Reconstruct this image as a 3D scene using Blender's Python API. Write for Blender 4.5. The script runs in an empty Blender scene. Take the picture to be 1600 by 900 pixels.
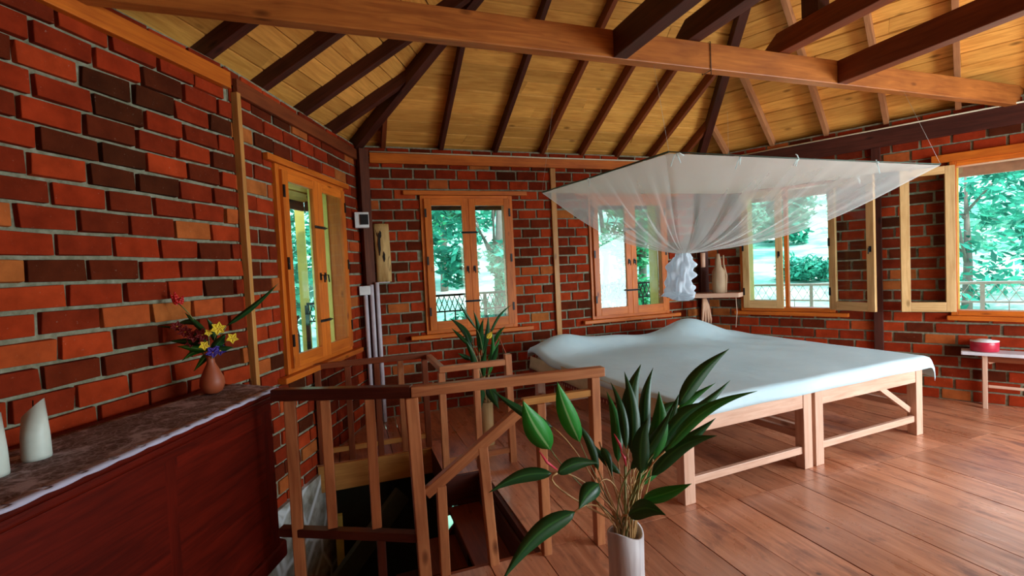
import bpy, bmesh, math, random
from math import sin, cos, pi, radians, sqrt
from mathutils import Vector, Matrix

scene = bpy.context.scene
col = scene.collection
V = Vector

# ------------------------------------------------------------------ camera
AZ, PITCH, ROLL = 1.23678, -0.037676, 0.048009
fw = V((cos(PITCH)*cos(AZ), cos(PITCH)*sin(AZ), sin(PITCH)))
r0 = V((sin(AZ), -cos(AZ), 0)); u0 = r0.cross(fw)
rt = r0*cos(ROLL) - u0*sin(ROLL); up = u0*cos(ROLL) + r0*sin(ROLL)
cam_data = bpy.data.cameras.new('camera'); cam_data.sensor_width = 36
cam_data.lens = 744.8*36/1600; cam_data.clip_start = .05; cam_data.clip_end = 400
cam = bpy.data.objects.new('camera', cam_data); col.objects.link(cam)
m = Matrix((rt, up, -fw)).transposed().to_4x4(); m.translation = V((0, 0, 1.5))
cam.matrix_world = m
scene.camera = cam

# ------------------------------------------------------------------ light
vs = scene.view_settings
vs.view_transform = 'Standard'; vs.look = 'None'; vs.gamma = 1; vs.use_curve_mapping = False
vs.exposure = 0.4
world = bpy.data.worlds.new('world'); scene.world = world; world.use_nodes = True
wn = world.node_tree; wn.nodes.clear()
wo = wn.nodes.new('ShaderNodeOutputWorld'); wb = wn.nodes.new('ShaderNodeBackground')
wc = wn.nodes.new('ShaderNodeTexCoord'); ws = wn.nodes.new('ShaderNodeSeparateXYZ'); wr = wn.nodes.new('ShaderNodeValToRGB')
wn.links.new(wc.outputs['Generated'], ws.inputs[0]); wn.links.new(ws.outputs['Z'], wr.inputs[0])
wr.color_ramp.elements[0].color = (.86, .93, .95, 1); wr.color_ramp.elements[1].color = (.45, .68, 1, 1)
wn.links.new(wr.outputs[0], wb.inputs[0]); wb.inputs[1].default_value = 2.3
wn.links.new(wb.outputs[0], wo.inputs[0])

def light(name, kind, loc, target, energy, color, size=None):
    d = bpy.data.lights.new(name, kind); d.energy = energy; d.color = color
    if kind == 'AREA':
        d.shape = 'RECTANGLE'; d.size, d.size_y = size
    if kind == 'SUN': d.angle = radians(2)
    o = bpy.data.objects.new(name, d); col.objects.link(o); o.location = loc
    o.rotation_euler = (V(target)-V(loc)).to_track_quat('-Z', 'Y').to_euler()
    return o
light('sun', 'SUN', (6, -2, 14), (2.5, 2, 0), 5.0, (1, .96, .86))
# daylight entering through the open bays of the walls out of frame
light('daylight_right_bay', 'AREA', (5.75, -.45, 1.35), (3.7, 2.2, .1), 230, (.8, .92, 1), (2.6, 2.0))
light('daylight_rear_bay', 'AREA', (3.65, -2.32, 1.3), (3.2, 3.4, 2.4), 26, (1, .86, .66), (1.3, 2.0))

# ------------------------------------------------------------------ helpers
def seti(n, key, val):
    if key in n.inputs: n.inputs[key].default_value = val

class NT:
    def __init__(s, name, rough=.5, spec=.5, metal=0.):
        s.m = bpy.data.materials.new(name); s.m.use_nodes = True
        s.t = s.m.node_tree; s.n = s.t.nodes; s.l = s.t.links
        s.b = s.n['Principled BSDF']; seti(s.b, 'Roughness', rough); seti(s.b, 'Specular IOR Level', spec); seti(s.b, 'Metallic', metal)
    def add(s, k, **kw):
        n = s.n.new(k)
        for a, v in kw.items(): setattr(n, a, v)
        return n
    def link(s, a, b): s.l.new(a, b)
    def coord(s, kind='Object', scale=(1, 1, 1)):
        c = s.add('ShaderNodeTexCoord'); mp = s.add('ShaderNodeMapping'); mp.inputs['Scale'].default_value = scale
        s.link(c.outputs[kind], mp.inputs[0]); return mp.outputs[0]
    def noise(s, vec, scale=5, detail=4, rough=.55, dist=0.):
        n = s.add('ShaderNodeTexNoise'); n.inputs['Scale'].default_value = scale
        n.inputs['Detail'].default_value = detail; n.inputs['Roughness'].default_value = rough
        n.inputs['Distortion'].default_value = dist
        if vec is not None: s.link(vec, n.inputs['Vector'])
        return n.outputs['Fac']
    def ramp(s, fac, stops, interp='LINEAR'):
        r = s.add('ShaderNodeValToRGB'); e = r.color_ramp.elements; r.color_ramp.interpolation = interp
        while len(e) < len(stops): e.new(.5)
        for i, (p, c) in enumerate(stops): e[i].position = p; e[i].color = (*c, 1)
        s.link(fac, r.inputs[0]); return r.outputs[0]
    def mix(s, fac, a, b, mode='MIX'):
        n = s.add('ShaderNodeMix', data_type='RGBA', blend_type=mode)
        for sock, v in ((n.inputs[0], fac), (n.inputs[6], a), (n.inputs[7], b)):
            if isinstance(v, (int, float)): sock.default_value = v
            elif isinstance(v, tuple): sock.default_value = (*v, 1)
            else: s.link(v, sock)
        return n.outputs[2]
    def island(s): return s.add('ShaderNodeNewGeometry').outputs['Random Per Island']
    def bump(s, h, strength=.3, dist=.01):
        b = s.add('ShaderNodeBump'); b.inputs['Strength'].default_value = strength; b.inputs['Distance'].default_value = dist
        s.link(h, b.inputs['Height']); s.link(b.outputs[0], s.b.inputs['Normal'])
    def base(s, c):
        if isinstance(c, tuple): s.b.inputs['Base Color'].default_value = (*c, 1)
        else: s.link(c, s.b.inputs['Base Color'])

def plain(name, c, rough=.5, metal=0., spec=.5, var=.12, scale=9):
    t = NT(name, rough, spec, metal)
    f = t.noise(t.coord(), scale, 3)
    a = tuple(x*(1-var) for x in c); b = tuple(min(1, x*(1+var)) for x in c)
    t.base(t.ramp(f, [(.3, a), (.7, b)])); return t.m

def wood(name, dark, light_, rough=.5, knots=True, var=.35, spec=.28, bump=.12):
    t = NT(name, rough, spec)
    uv = t.coord('UV', (1, 14, 1)); g = t.noise(uv, 2.2, 6, .6, 1.2)
    c = t.ramp(g, [(.28, dark), (.5, tuple((a+b)/2 for a, b in zip(dark, light_))), (.72, light_)])
    g2 = t.noise(t.coord('UV', (1.2, 3, 1)), 2.0, 3)
    c = t.mix(var, c, t.ramp(g2, [(.3, tuple(.6*x for x in dark)), (.7, light_)]))
    isl = t.island()
    c = t.mix(1., c, t.ramp(isl, [(0, (.78, .76, .74)), (1, (1.12, 1.1, 1.08))]), 'MULTIPLY')
    if knots:
        v = t.add('ShaderNodeTexVoronoi'); v.inputs['Scale'].default_value = 2.6
        t.link(t.coord('UV', (1, 2.4, 1)), v.inputs['Vector'])
        k = t.ramp(v.outputs['Distance'], [(.0, (1, 1, 1)), (.07, (.6, .6, .6)), (.13, (0, 0, 0))])
        c = t.mix(k, c, tuple(.35*x for x in dark))
    t.base(c); t.bump(g, bump, .004)
    return t.m

class MB:
    """collects shapes, then builds them as one mesh object"""
    def __init__(s, M=None):
        s.v = []; s.f = []; s.uv = []; s.M = M; s.smooth = []
    def _p(s, p):
        p = V(p); return s.M @ p if s.M else p
    def quad(s, pts, uvs=None, smooth=False):
        i = len(s.v); s.v += [s._p(p) for p in pts]; s.f.append(tuple(range(i, i+len(pts))))
        s.uv.append(uvs or [(0, 0)]*len(pts)); s.smooth.append(smooth)
    def obox(s, c, A, B, D, jit=0.):
        c, A, B, D = V(c), V(A), V(B), V(D)
        i = len(s.v); ou, ov = random.uniform(0, 40), random.uniform(0, 40)
        la, lb, ld = A.length, B.length, D.length; q = []
        for a in (-1, 1):
            for b in (-1, 1):
                for d in (-1, 1):
                    j = V([random.uniform(-jit, jit) for _ in range(3)]) if jit else V((0, 0, 0))
                    s.v.append(s._p(c + A*a + B*b + D*d + j)); q.append((a*la+ou, b*lb+d*ld*1.3+ov))
        for F in ((0, 1, 3, 2), (4, 6, 7, 5), (0, 4, 5, 1), (2, 3, 7, 6), (0, 2, 6, 4), (1, 5, 7, 3)):
            s.f.append(tuple(i+k for k in F)); s.uv.append([q[k] for k in F]); s.smooth.append(False)
    def box(s, lo, hi, jit=0.):
        lo, hi = V(lo), V(hi); c = (lo+hi)/2; h = (hi-lo)/2
        ax = [V((h.x, 0, 0)), V((0, h.y, 0)), V((0, 0, h.z))]
        ax.sort(key=lambda a: -a.length); s.obox(c, *ax, jit=jit)
    def bar(s, p, q, w, h, upv=(0, 0, 1)):
        p, q = V(p), V(q); d = (q-p); L = d.length; d.normalize(); u = V(upv)
        side = d.cross(u)
        if side.length < 1e-4: side = d.cross(V((0, 1, 0)))
        side.normalize(); u = side.cross(d).normalized()
        s.obox((p+q)/2, d*L/2, side*w/2, u*h/2)
    def tube(s, pts, rad, n=10, cap=True, flat=1.):
        pts = [V(p) for p in pts]; rr = rad if isinstance(rad, (list, tuple)) else [rad]*len(pts)
        base = len(s.v); prev = None; dist = 0
        for k, p in enumerate(pts):
            t = (pts[min(k+1, len(pts)-1)] - pts[max(k-1, 0)]).normalized()
            if prev is None:
                a = t.cross(V((0, 0, 1)));
                if a.length < .05: a = t.cross(V((0, 1, 0)))
            else: a = prev - t*prev.dot(t)
            a.normalize(); prev = a; b = t.cross(a)
            if k: dist += (p-pts[k-1]).length
            for j in range(n):
                g = 2*pi*j/n; s.v.append(s._p(p + (a*cos(g)+b*sin(g)*flat)*rr[k]))
        for k in range(len(pts)-1):
            for j in range(n):
                j2 = (j+1) % n; s.f.append((base+k*n+j, base+k*n+j2, base+(k+1)*n+j2, base+(k+1)*n+j))
                s.uv.append([(k*.1, j/n*.3), (k*.1, (j+1)/n*.3), (k*.1+.1, (j+1)/n*.3), (k*.1+.1, j/n*.3)]); s.smooth.append(True)
        if cap:
            for k in (0, len(pts)-1):
                s.f.append(tuple(base+k*n+j for j in range(n))); s.uv.append([(0, 0)]*n); s.smooth.append(False)
    def lathe(s, c, prof, n=28, cap=True):
        c = V(c); base = len(s.v)
        for (r, z) in prof:
            for j in range(n):
                g = 2*pi*j/n; s.v.append(s._p(c + V((r*cos(g), r*sin(g), z))))
        for k in range(len(prof)-1):
            for j in range(n):
                j2 = (j+1) % n; s.f.append((base+k*n+j, base+k*n+j2, base+(k+1)*n+j2, base+(k+1)*n+j))
                s.uv.append([(prof[k][1], j/n)]*4 if False else [(prof[k][1], j/n), (prof[k][1], (j+1)/n), (prof[k+1][1], (j+1)/n), (prof[k+1][1], j/n)]); s.smooth.append(True)
        if cap:
            for k in (0, len(prof)-1):
                s.f.append(tuple(base+k*n+j for j in range(n))); s.uv.append([(0, 0)]*n); s.smooth.append(False)
    def prism(s, poly, z0, z1):
        n = len(poly); i = len(s.v)
        for z in (z0, z1):
            for (x, y) in poly: s.v.append(s._p((x, y, z)))
        s.f.append(tuple(i+k for k in range(n))[::-1]); s.uv.append([(p[0], p[1]) for p in poly][::-1]); s.smooth.append(False)
        s.f.append(tuple(i+n+k for k in range(n))); s.uv.append([(p[0], p[1]) for p in poly]); s.smooth.append(False)
        for k in range(n):
            k2 = (k+1) % n; L = (V(poly[k])-V(poly[k2])).length
            s.f.append((i+k, i+k2, i+n+k2, i+n+k)); s.uv.append([(0, z0), (L, z0), (L, z1), (0, z1)]); s.smooth.append(False)
    def build(s, name, mat, parent=None, bevel=0., recalc=True, kind=None, label=None, cat=None, group=None, solid=0., merge=False):
        me = bpy.data.meshes.new(name)
        xs = [p.x for p in s.v]; ys = [p.y for p in s.v]; zs = [p.z for p in s.v]
        o0 = V(((min(xs)+max(xs))/2, (min(ys)+max(ys))/2, min(zs)))
        me.from_pydata([p-o0 for p in s.v], [], s.f)
        ul = me.uv_layers.new(name='UVMap'); k = 0
        for fuv in s.uv:
            for c in fuv: ul.data[k].uv = c; k += 1
        me.polygons.foreach_set('use_smooth', s.smooth)
        if recalc or merge:
            bm = bmesh.new(); bm.from_mesh(me)
            if merge: bmesh.ops.remove_doubles(bm, verts=bm.verts, dist=1e-5)
            if recalc: bmesh.ops.recalc_face_normals(bm, faces=bm.faces)
            bm.to_mesh(me); bm.free()
        me.materials.append(mat)
        o = bpy.data.objects.new(name, me); col.objects.link(o)
        if parent is not None:
            wl = wloc(parent); o.parent = parent; o.location = o0 - wl
        else: o.location = o0
        o['_w'] = tuple(o0)
        if bevel:
            b = o.modifiers.new('bevel', 'BEVEL'); b.width = bevel; b.segments = 2; b.limit_method = 'ANGLE'
        if solid:
            b = o.modifiers.new('solid', 'SOLIDIFY'); b.thickness = solid; b.offset = 0
        tag(o, label, cat, group, kind); return o

def wloc(o): return V(o['_w'])
def tag(o, label=None, cat=None, group=None, kind=None):
    if label: o['label'] = label
    if cat: o['category'] = cat
    if group: o['group'] = group
    if kind: o['kind'] = kind
def thing(name, loc, label=None, cat=None, group=None, kind=None):
    o = bpy.data.objects.new(name, None); col.objects.link(o); o.location = loc; o['_w'] = tuple(loc)
    o.empty_display_size = .1; tag(o, label, cat, group, kind); return o
def frame(P, d):
    """wall frame: x along wall, y into the room, z up"""
    d = V((d[0], d[1], 0)).normalized(); n = V((d.y, -d.x, 0))
    M = Matrix((d, n, V((0, 0, 1)))).transposed().to_4x4(); M.translation = V((P[0], P[1], 0)); return M

# ------------------------------------------------------------------ materials
def brick_mat():
    t = NT('red_brick', .88, .06); isl = t.island()
    c = t.ramp(isl, [(0, (.055, .014, .005)), (.13, (.12, .018, .006)), (.34, (.2, .022, .007)), (.7, (.3, .03, .008)), (.93, (.4, .048, .012)), (1, (.42, .13, .032))])
    n = t.noise(t.coord('Object', (1, 1, 1)), 9, 6, .6)
    c = t.mix(.55, c, t.mix(1., c, t.ramp(n, [(.3, (.45, .4, .4)), (.7, (1.3, 1.25, 1.2))]), 'MULTIPLY'))
    n2 = t.noise(t.coord('Object', (1, 1, 1)), 60, 4, .7)
    c = t.mix(t.ramp(n2, [(.66, (0, 0, 0)), (.76, (.5, .5, .5))]), c, (.42, .3, .22))
    t.base(c); t.bump(n2, .35, .006); return t.m
def mortar_mat():
    t = NT('mortar', .95, .1); n = t.noise(t.coord(), 26, 6, .65)
    t.base(t.ramp(n, [(.3, (.15, .14, .085)), (.55, (.27, .26, .18)), (.8, (.38, .37, .29))])); t.bump(n, .6, .01); return t.m
def stone_mat():
    t = NT('rubble_stone', .9, .2); v = t.add('ShaderNodeTexVoronoi', feature='DISTANCE_TO_EDGE'); v.inputs['Scale'].default_value = 3.2
    t.link(t.coord(), v.inputs['Vector']); n = t.noise(t.coord(), 9, 5)
    c = t.ramp(n, [(.3, (.16, .14, .1)), (.7, (.42, .42, .38))])
    c = t.mix(t.ramp(v.outputs['Distance'], [(.02, (1, 1, 1)), (.08, (0, 0, 0))]), c, (.6, .62, .62)); t.base(c)
    t.bump(v.outputs['Distance'], .8, .05); return t.m
def floor_mat():
    t = NT('floor_boards', .33, .9); seti(t.b, 'Coat Weight', .45); seti(t.b, 'Coat Roughness', .3)
    g = t.noise(t.coord('UV', (1, 12, 1)), 2., 6, .6, .8)
    c = t.ramp(g, [(.3, (.36, .12, .055)), (.55, (.55, .22, .11)), (.75, (.68, .32, .19))])
    c = t.mix(1., c, t.ramp(t.island(), [(0, (.78, .74, .72)), (1, (1.15, 1.15, 1.15))]), 'MULTIPLY')
    s = t.noise(t.coord('Object', (2.2, .9, 1)), 2.4, 7, .7, .4)
    c = t.mix(t.ramp(s, [(.53, (0, 0, 0)), (.66, (.75, .75, .75))]), c, (.11, .025, .018))
    s2 = t.noise(t.coord('Object'), 1.3, 4, .6)
    c = t.mix(t.ramp(s2, [(.5, (0, 0, 0)), (.75, (.35, .35, .35))]), c, (.55, .3, .2))
    v = t.add('ShaderNodeTexVoronoi'); v.inputs['Scale'].default_value = 4.5; t.link(t.coord(), v.inputs['Vector'])
    c = t.mix(t.ramp(v.outputs['Distance'], [(.03, (.8, .8, .8)), (.07, (0, 0, 0))]), c, (.05, .012, .01))
    t.base(c)
    r = t.ramp(s, [(.35, (.24, .24, .24)), (.7, (.46, .46, .46))]); t.link(r, t.b.inputs['Roughness'])
    t.bump(g, .12, .003); return t.m
BRICK, MORTAR, STONE, FLOOR = brick_mat(), mortar_mat(), stone_mat(), floor_mat()
CEIL = wood('ceiling_boards', (.6, .22, .035), (.98, .5, .115), .5, True, .25)
BEAM_DARK = wood('dark_roof_timber', (.035, .008, .006), (.12, .03, .018), .5)
BEAM_MID = wood('red_brown_timber', (.13, .026, .01), (.3, .07, .02), .5)
BEAM_M = wood('tie_beam_timber', (.24, .055, .012), (.6, .2, .04), .45)
WIN_WOOD = wood('orange_varnished_wood', (.45, .08, .01), (.82, .22, .022), .4, spec=.25)
POSTM = wood('corner_post_timber', (.06, .016, .009), (.17, .045, .018), .6, spec=.15)
STRIP = wood('yellow_pine', (.45, .17, .04), (.75, .36, .1), .45)
YELLOW = plain('yellow_paint', (.72, .55, .12), .5)
RAIL = wood('railing_wood', (.3, .08, .03), (.68, .27, .11), .36)
RAIL_DARK = wood('dark_railing_wood', (.045, .01, .008), (.14, .032, .018), .28)
BEDW = wood('pale_bed_pine', (.62, .33, .22), (.85, .56, .42), .4, var=.2)
CAB = wood('mahogany_varnish', (.03, .0022, .0012), (.15, .009, .003), .42, False, spec=.12)
METAL = plain('black_iron', (.02, .02, .022), .45, .6)
WHITE = plain('white_plastic', (.72, .74, .74), .4)
GREY = plain('grey_pvc_pipe', (.6, .55, .62), .4)
def glass_mat():
    t = NT('window_glass'); n = t.n; n.remove(t.b); o = n['Material Output']
    a = t.add('ShaderNodeBsdfTransparent'); a.inputs[0].default_value = (.9, .96, .95, 1)
    g = t.add('ShaderNodeBsdfGlossy'); g.inputs['Roughness'].default_value = .02
    f = t.add('ShaderNodeLayerWeight'); pw = t.add('ShaderNodeMath', operation='POWER'); t.link(f.outputs['Facing'], pw.inputs[0]); pw.inputs[1].default_value = 4.
    ml = t.add('ShaderNodeMath', operation='MULTIPLY_ADD'); t.link(pw.outputs[0], ml.inputs[0]); ml.inputs[1].default_value = .22; ml.inputs[2].default_value = .035
    mx = t.add('ShaderNodeMixShader'); t.link(ml.outputs[0], mx.inputs[0]); t.link(a.outputs[0], mx.inputs[1]); t.link(g.outputs[0], mx.inputs[2])
    t.link(mx.outputs[0], o.inputs[0]); return t.m
GLASS = glass_mat()

# ------------------------------------------------------------------ plan of the room
A, B = V((.18, 5.18)), V((4.52, 5.18))
PL = V((-.62, 3.42)); G = V((-1.794, 1.442)); C = V((6.47, 1.35)); D = V((4.9, -2.35)); E_ = V((.2, -2.45))
WALLS = {'far': (A, B), 'left': (PL, A), 'near_left': (G, PL), 'right': (B, C), 'rear_right': (C, D), 'rear': (D, E_), 'rear_left': (E_, G)}
HEAD, SILL, TOP = 2.345, .847, 2.86
OPEN = {'far': [(.615, 1.66, SILL, HEAD), (2.635, 3.76, SILL, HEAD)], 'left': [(.41, 1.51, SILL-.03, HEAD)], 'near_left': [],
        'right': [(.47, 1.47, SILL, HEAD), (2.43, 3.6, SILL, HEAD)], 'rear_right': [(.6, 3.4, .02, 2.35)], 'rear': [(.5, 2.0, .02, 2.35)], 'rear_left': [(.6, 1.5, SILL, HEAD)]}
FR = {k: frame(p, q-p) for k, (p, q) in WALLS.items()}
LEN = {k: (q-p).length for k, (p, q) in WALLS.items()}

def cut(a, b, holes):
    segs = [(a, b)]
    for (h0, h1) in holes:
        ns = []
        for (s0, s1) in segs:
            if h1 <= s0 or h0 >= s1: ns.append((s0, s1)); continue
            if h0 > s0: ns.append((s0, h0))
            if h1 < s1: ns.append((h1, s1))
        segs = ns
    return segs

def make_wall(key, zlow=0.):
    L = LEN[key]; ops = OPEN[key]; mb = MB(FR[key]); ex = .06
    # mortar body
    zs = sorted({zlow, TOP, *[o[2] for o in ops], *[o[3] for o in ops]})
    for z0, z1 in zip(zs, zs[1:]):
        zc = (z0+z1)/2
        for a, b in cut(0, L, [(o[0], o[1]) for o in ops if o[2] < zc < o[3]]): mb.box((a, -.16, z0), (b, -.02 if key == 'near_left' else -.014, z1))
    w = mb.build('wall_'+key, MORTAR, kind='structure', label=None)
    bk = MB(FR[key]); H, Wd, g = .1096, .236, .021; near = key == 'near_left'; random.seed(len(key)*7)
    n0 = int(math.floor(zlow/H)); n1 = int(2.8/H)+1
    for r in range(n0, n1):
        z = r*H; x = -random.uniform(.0, .05) - (Wd/2 if r % 2 else 0)
        while x < L:
            wv = Wd + random.uniform(-.012, .012); a, b = x+g/2, x+wv-g/2; x += wv
            a = max(a, .004); b = min(b, L-.004)
            for s0, s1 in cut(a, b, [(o[0]-.004, o[1]+.004) for o in ops if o[2] < z+H*.6 and o[3] > z+H*.4]):
                if s1-s0 > .03:
                    p = random.uniform(-.005, .005) + (.006 if near else 0); dz = random.uniform(-.002, .002)
                    bk.box((s0, -.03, z+g*.42+dz), (s1, p, z+H-g*.42+dz), jit=.0045 if near else .003)
    bk.build('brickwork', BRICK, w, bevel=.0035)
    return w
for k in WALLS: make_wall(k, -.06 if k == 'left' else 0.)

# lower storey: stone wall under the left wall, lower floor
def lower():
    mb = MB(FR['left']); mb.box((-3.3, -.3, -2.7), (1.93, .03, -.065)); mb.build('wall_lower_left', STONE, kind='structure')
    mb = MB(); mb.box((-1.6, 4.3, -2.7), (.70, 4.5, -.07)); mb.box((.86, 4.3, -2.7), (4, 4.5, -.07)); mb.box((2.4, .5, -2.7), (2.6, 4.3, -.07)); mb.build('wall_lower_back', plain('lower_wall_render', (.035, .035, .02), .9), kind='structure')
    mb = MB(); mb.box((-2.6, .3, -2.7), (2.4, .5, -.07)); mb.build('wall_lower_front', STONE, kind='structure')
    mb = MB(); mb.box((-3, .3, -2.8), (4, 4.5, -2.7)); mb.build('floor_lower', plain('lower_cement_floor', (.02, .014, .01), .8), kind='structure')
lower()

# ------------------------------------------------------------------ floor with the stair hatch
HX0, HX1 = -.75, .895
def floor_build():
    mb = MB(); x = -2.0; random.seed(5)
    poly = [G, A, B, C, D, E_]
    cx = sum(p.x for p in poly)/6; cy = sum(p.y for p in poly)/6
    P = [V((cx+(p.x-cx)*1.02, cy+(p.y-cy)*1.02)) for p in poly]
    def span(xm):
        ys = []
        for i in range(6):
            p, q = P[i], P[(i+1) % 6]
            if (p.x-xm)*(q.x-xm) < 0: ys.append(p.y+(q.y-p.y)*(xm-p.x)/(q.x-p.x))
        return (min(ys), max(ys)) if len(ys) == 2 else None
    edges = [-2.0]
    while x < 6.6: x += .262 + random.uniform(-.012, .012); edges.append(x)
    edges = [e for e in edges if abs(e-HX1) > .08 and abs(e-.61) > .06 and abs(e+.31) > .05 and abs(e-.29) > .05]+[HX1, .61, -.31, .29]; edges.sort()
    def near(xm):                      # near edge of the hatch
        return 2.60+(2.33-2.60)*(xm+.31)/.6 if xm < .29 else 2.31
    for a, b in zip(edges, edges[1:]):
        s0, s1 = span(a+1e-4), span(b-1e-4)
        if not s0 or not s1: continue
        def piece(ya0, ya1, yb0, yb1):
            ya0, yb0 = ya0, yb0; gp = .003; dz = random.uniform(-.0012, .0012)
            i = len(mb.v); off = random.uniform(0, 30)
            pts = [(a+gp, ya0), (b-gp, yb0), (b-gp, yb1), (a+gp, ya1)]
            for z in (-.03, dz):
                for p in pts: mb.v.append(V((p[0], p[1], z)))
            for F in ((3, 2, 1, 0), (4, 5, 6, 7), (0, 1, 5, 4), (1, 2, 6, 5), (2, 3, 7, 6), (3, 0, 4, 7)):
                mb.f.append(tuple(i+k for k in F)); mb.uv.append([(pts[k % 4][1]+off, pts[k % 4][0]+off) for k in F]); mb.smooth.append(False)
        xm = (a+b)/2
        if xm < HX1 and xm > -.95:
            ytop = 4.12 if xm < .61 else 3.47
            piece(s0[0], min(near(a), s0[1]), s1[0], min(near(b), s1[1]))
            if s1[1] > ytop: piece(min(max(ytop, 0), max(s0[1], ytop)), max(s0[1], ytop+.01), ytop, s1[1])
        else:
            # boards in two lengths with a butt joint
            j = 2.33
            if s0[0] < j-.3 and s1[1] > j+.3:
                piece(s0[0], j-.002, s1[0], j-.002); piece(j+.002, s0[1], j+.002, s1[1])
            else: piece(s0[0], s0[1], s1[0], s1[1])
    f = mb.build('floor', FLOOR, kind='structure')
    u = MB(); u.box((HX1+.01, -2.2, -.06), (6.3, 4.9, -.032)); u.box((-.9, -2.2, -.06), (HX1, 2.2, -.032)); u.box((-.2, 4.2, -.06), (HX1, 4.9, -.032)); u.build('subfloor', BEAM_DARK, f)
    # hatch trim boards
    t = MB(); t.box((-.3, 4.09, -.22), (.63, 4.118, -.004)); t.build('trim_1', STRIP, kind='structure', bevel=.003)
    t = MB(); t.box((HX1-.028, 2.31, -.24), (HX1-.002, 3.47, -.006)); t.build('trim_2', BEAM_DARK, kind='structure')
    t = MB(); t.box((.615, 3.44, -.22), (HX1-.03, 3.468, -.004)); t.box((.612, 3.47, -.22), (.64, 4.09, -.004)); t.build('trim_3', BEAM_DARK, kind='structure')
    t = MB(); t.box((.3, 2.315, -.22), (HX1-.03, 2.34, -.004)); t.bar((-.33, 2.62, -.112), (.295, 2.335, -.112), .026, .215); t.build('trim_4', BEAM_MID, kind='structure')
floor_build()

# ------------------------------------------------------------------ roof
APEX = V((2.42, 1.42, 0)); K = .52; ZR = 2.84
ZA = ZR + K*(5.18-1.42)
ROOF = {'far': (A, B), 'left': (G, A), 'right': (B, C), 'rear_right': (C, D), 'rear': (D, E_), 'rear_left': (E_, G)}
def roof_face(key, raf, ordinal):
    P, Q = ROOF[key]; d = (Q-P).normalized(); n = V((d.y, -d.x)); run = (V((APEX.x, APEX.y))-P).dot(n); ua = (V((APEX.x, APEX.y))-P).dot(d); L = (Q-P).length
    k = (ZA-ZR)/run
    M = frame(P, d); mb = MB(M); random.seed(ordinal)
    # boards parallel to the eaves from the overhang up to the apex
    w = .135; y = -1.0
    while y < run-.03:
        y1 = min(y+w, run)
        def ends(yy):
            return (ua*yy/run, L-(L-ua)*yy/run)
        a0, b0 = ends(y); a1, b1 = ends(y1); th = .018
        j = random.uniform(.25, .75)
        for (s, e) in ((0, j), (j, 1)):
            g = .012; dz = random.uniform(-.006, .006); off = random.uniform(0, 30)
            pts = [(a0+(b0-a0)*s+ (.002 if s else 0), y+g), (a0+(b0-a0)*e, y+g), (a1+(b1-a1)*e, y1), (a1+(b1-a1)*s+(.002 if s else 0), y1)]
            i = len(mb.v)
            for t_ in (0, th):
                for p in pts: mb.v.append(mb._p((p[0], p[1], ZR+.1+k*p[1]+t_+dz)))
            for F in ((3, 2, 1, 0), (4, 5, 6, 7), (0, 1, 5, 4), (1, 2, 6, 5), (2, 3, 7, 6), (3, 0, 4, 7)):
                mb.f.append(tuple(i+q for q in F)); mb.uv.append([(pts[q % 4][0]+off, pts[q % 4][1]+off) for q in F]); mb.smooth.append(False)
        y = y1
    # solid backing sheet so that no light leaks between the boards
    z = lambda yy: ZR+.125+k*yy
    c = mb.build('ceiling', CEIL, kind='structure', recalc=True)
    bk = MB(M); bk.quad([(ua*-1.0/run, -1.0, z(-1)), (L+(L-ua)/run, -1.0, z(-1)), (ua, run, z(run))]); bk.build('roof_sheet', BEAM_DARK, c)
    # fascia at the outer edge
    f = MB(M); f.box((-ua/run, -1.03, ZR+.1-k-.1), (L+(L-ua)/run, -1.0, ZR+.1-k+.05)); f.build('trim_%d' % (20+ordinal), BEAM_DARK if key != 'right' else plain('lit_fascia_pink', (.75, .4, .3), .6), kind='structure')  # right fascia: the light falling on the board is put into its pink
    return M, k, run, ua, L
ROOFW = {}
RAFT_LIT = wood('rafter_lit_tone', (.34, .12, .05), (.62, .28, .12), .5)  # brighter rafter wood: light on the right slope is put into its colour
def rafter(M, k, run, ua, L, u, w, h, mat, label, group, y0=-.95):
    if u < ua: yh = run*u/ua
    else: yh = run*(L-u)/(L-ua)
    yh = min(yh, run-.1)
    mb = MB(M); zb = ZR+.1-h/2-.001
    mb.bar((u, y0, zb+k*y0), (u, yh, zb+k*yh), w, h)
    mb.build('rafter', mat, label=label, cat='rafter', group=group, bevel=.003)
rd = {}
i = 0
for key in ROOF:
    i += 1; rd[key] = roof_face(key, None, i)
nm = ['first', 'second', 'third', 'fourth', 'fifth', 'sixth', 'seventh', 'eighth']
for q, u in enumerate((.27, .88, 1.5, 2.075, 2.59, 3.08, 3.58, 4.05)):
    rafter(*rd['far'], u, .045, .1, BEAM_MID if q in (0, 7) else BEAM_DARK if q < 3 else BEAM_MID, 'dark rafter on the far roof slope, %s from the left corner' % nm[q], 'rafters of the far slope')
for q, u in enumerate((3.75, 3.25, 2.72, 2.2, 1.6)):
    rafter(*rd['left'], u, .065, .1, BEAM_DARK, 'thick dark rafter on the left roof slope, %s from the far left corner' % nm[q], 'rafters of the left slope')
for q, u in enumerate((.33, .87, 1.42, 1.95, 2.5, 3.05, 3.6)):
    rafter(*rd['right'], u, .045, .1, RAFT_LIT, 'rafter coloured as lit orange wood on the right roof slope, %s from the far right corner' % nm[q], 'rafters of the right slope')
for key, lab in (('rear_right', 'right rear'), ('rear', 'rear'), ('rear_left', 'left rear')):
    L = rd[key][4]
    for q in range(5):
        rafter(*rd[key], L*(q+1)/6, .05, .1, BEAM_MID, 'brown rafter on the %s roof slope behind the viewer, %s of five' % (lab, nm[q]), 'rafters of the %s slope' % lab)
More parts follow.
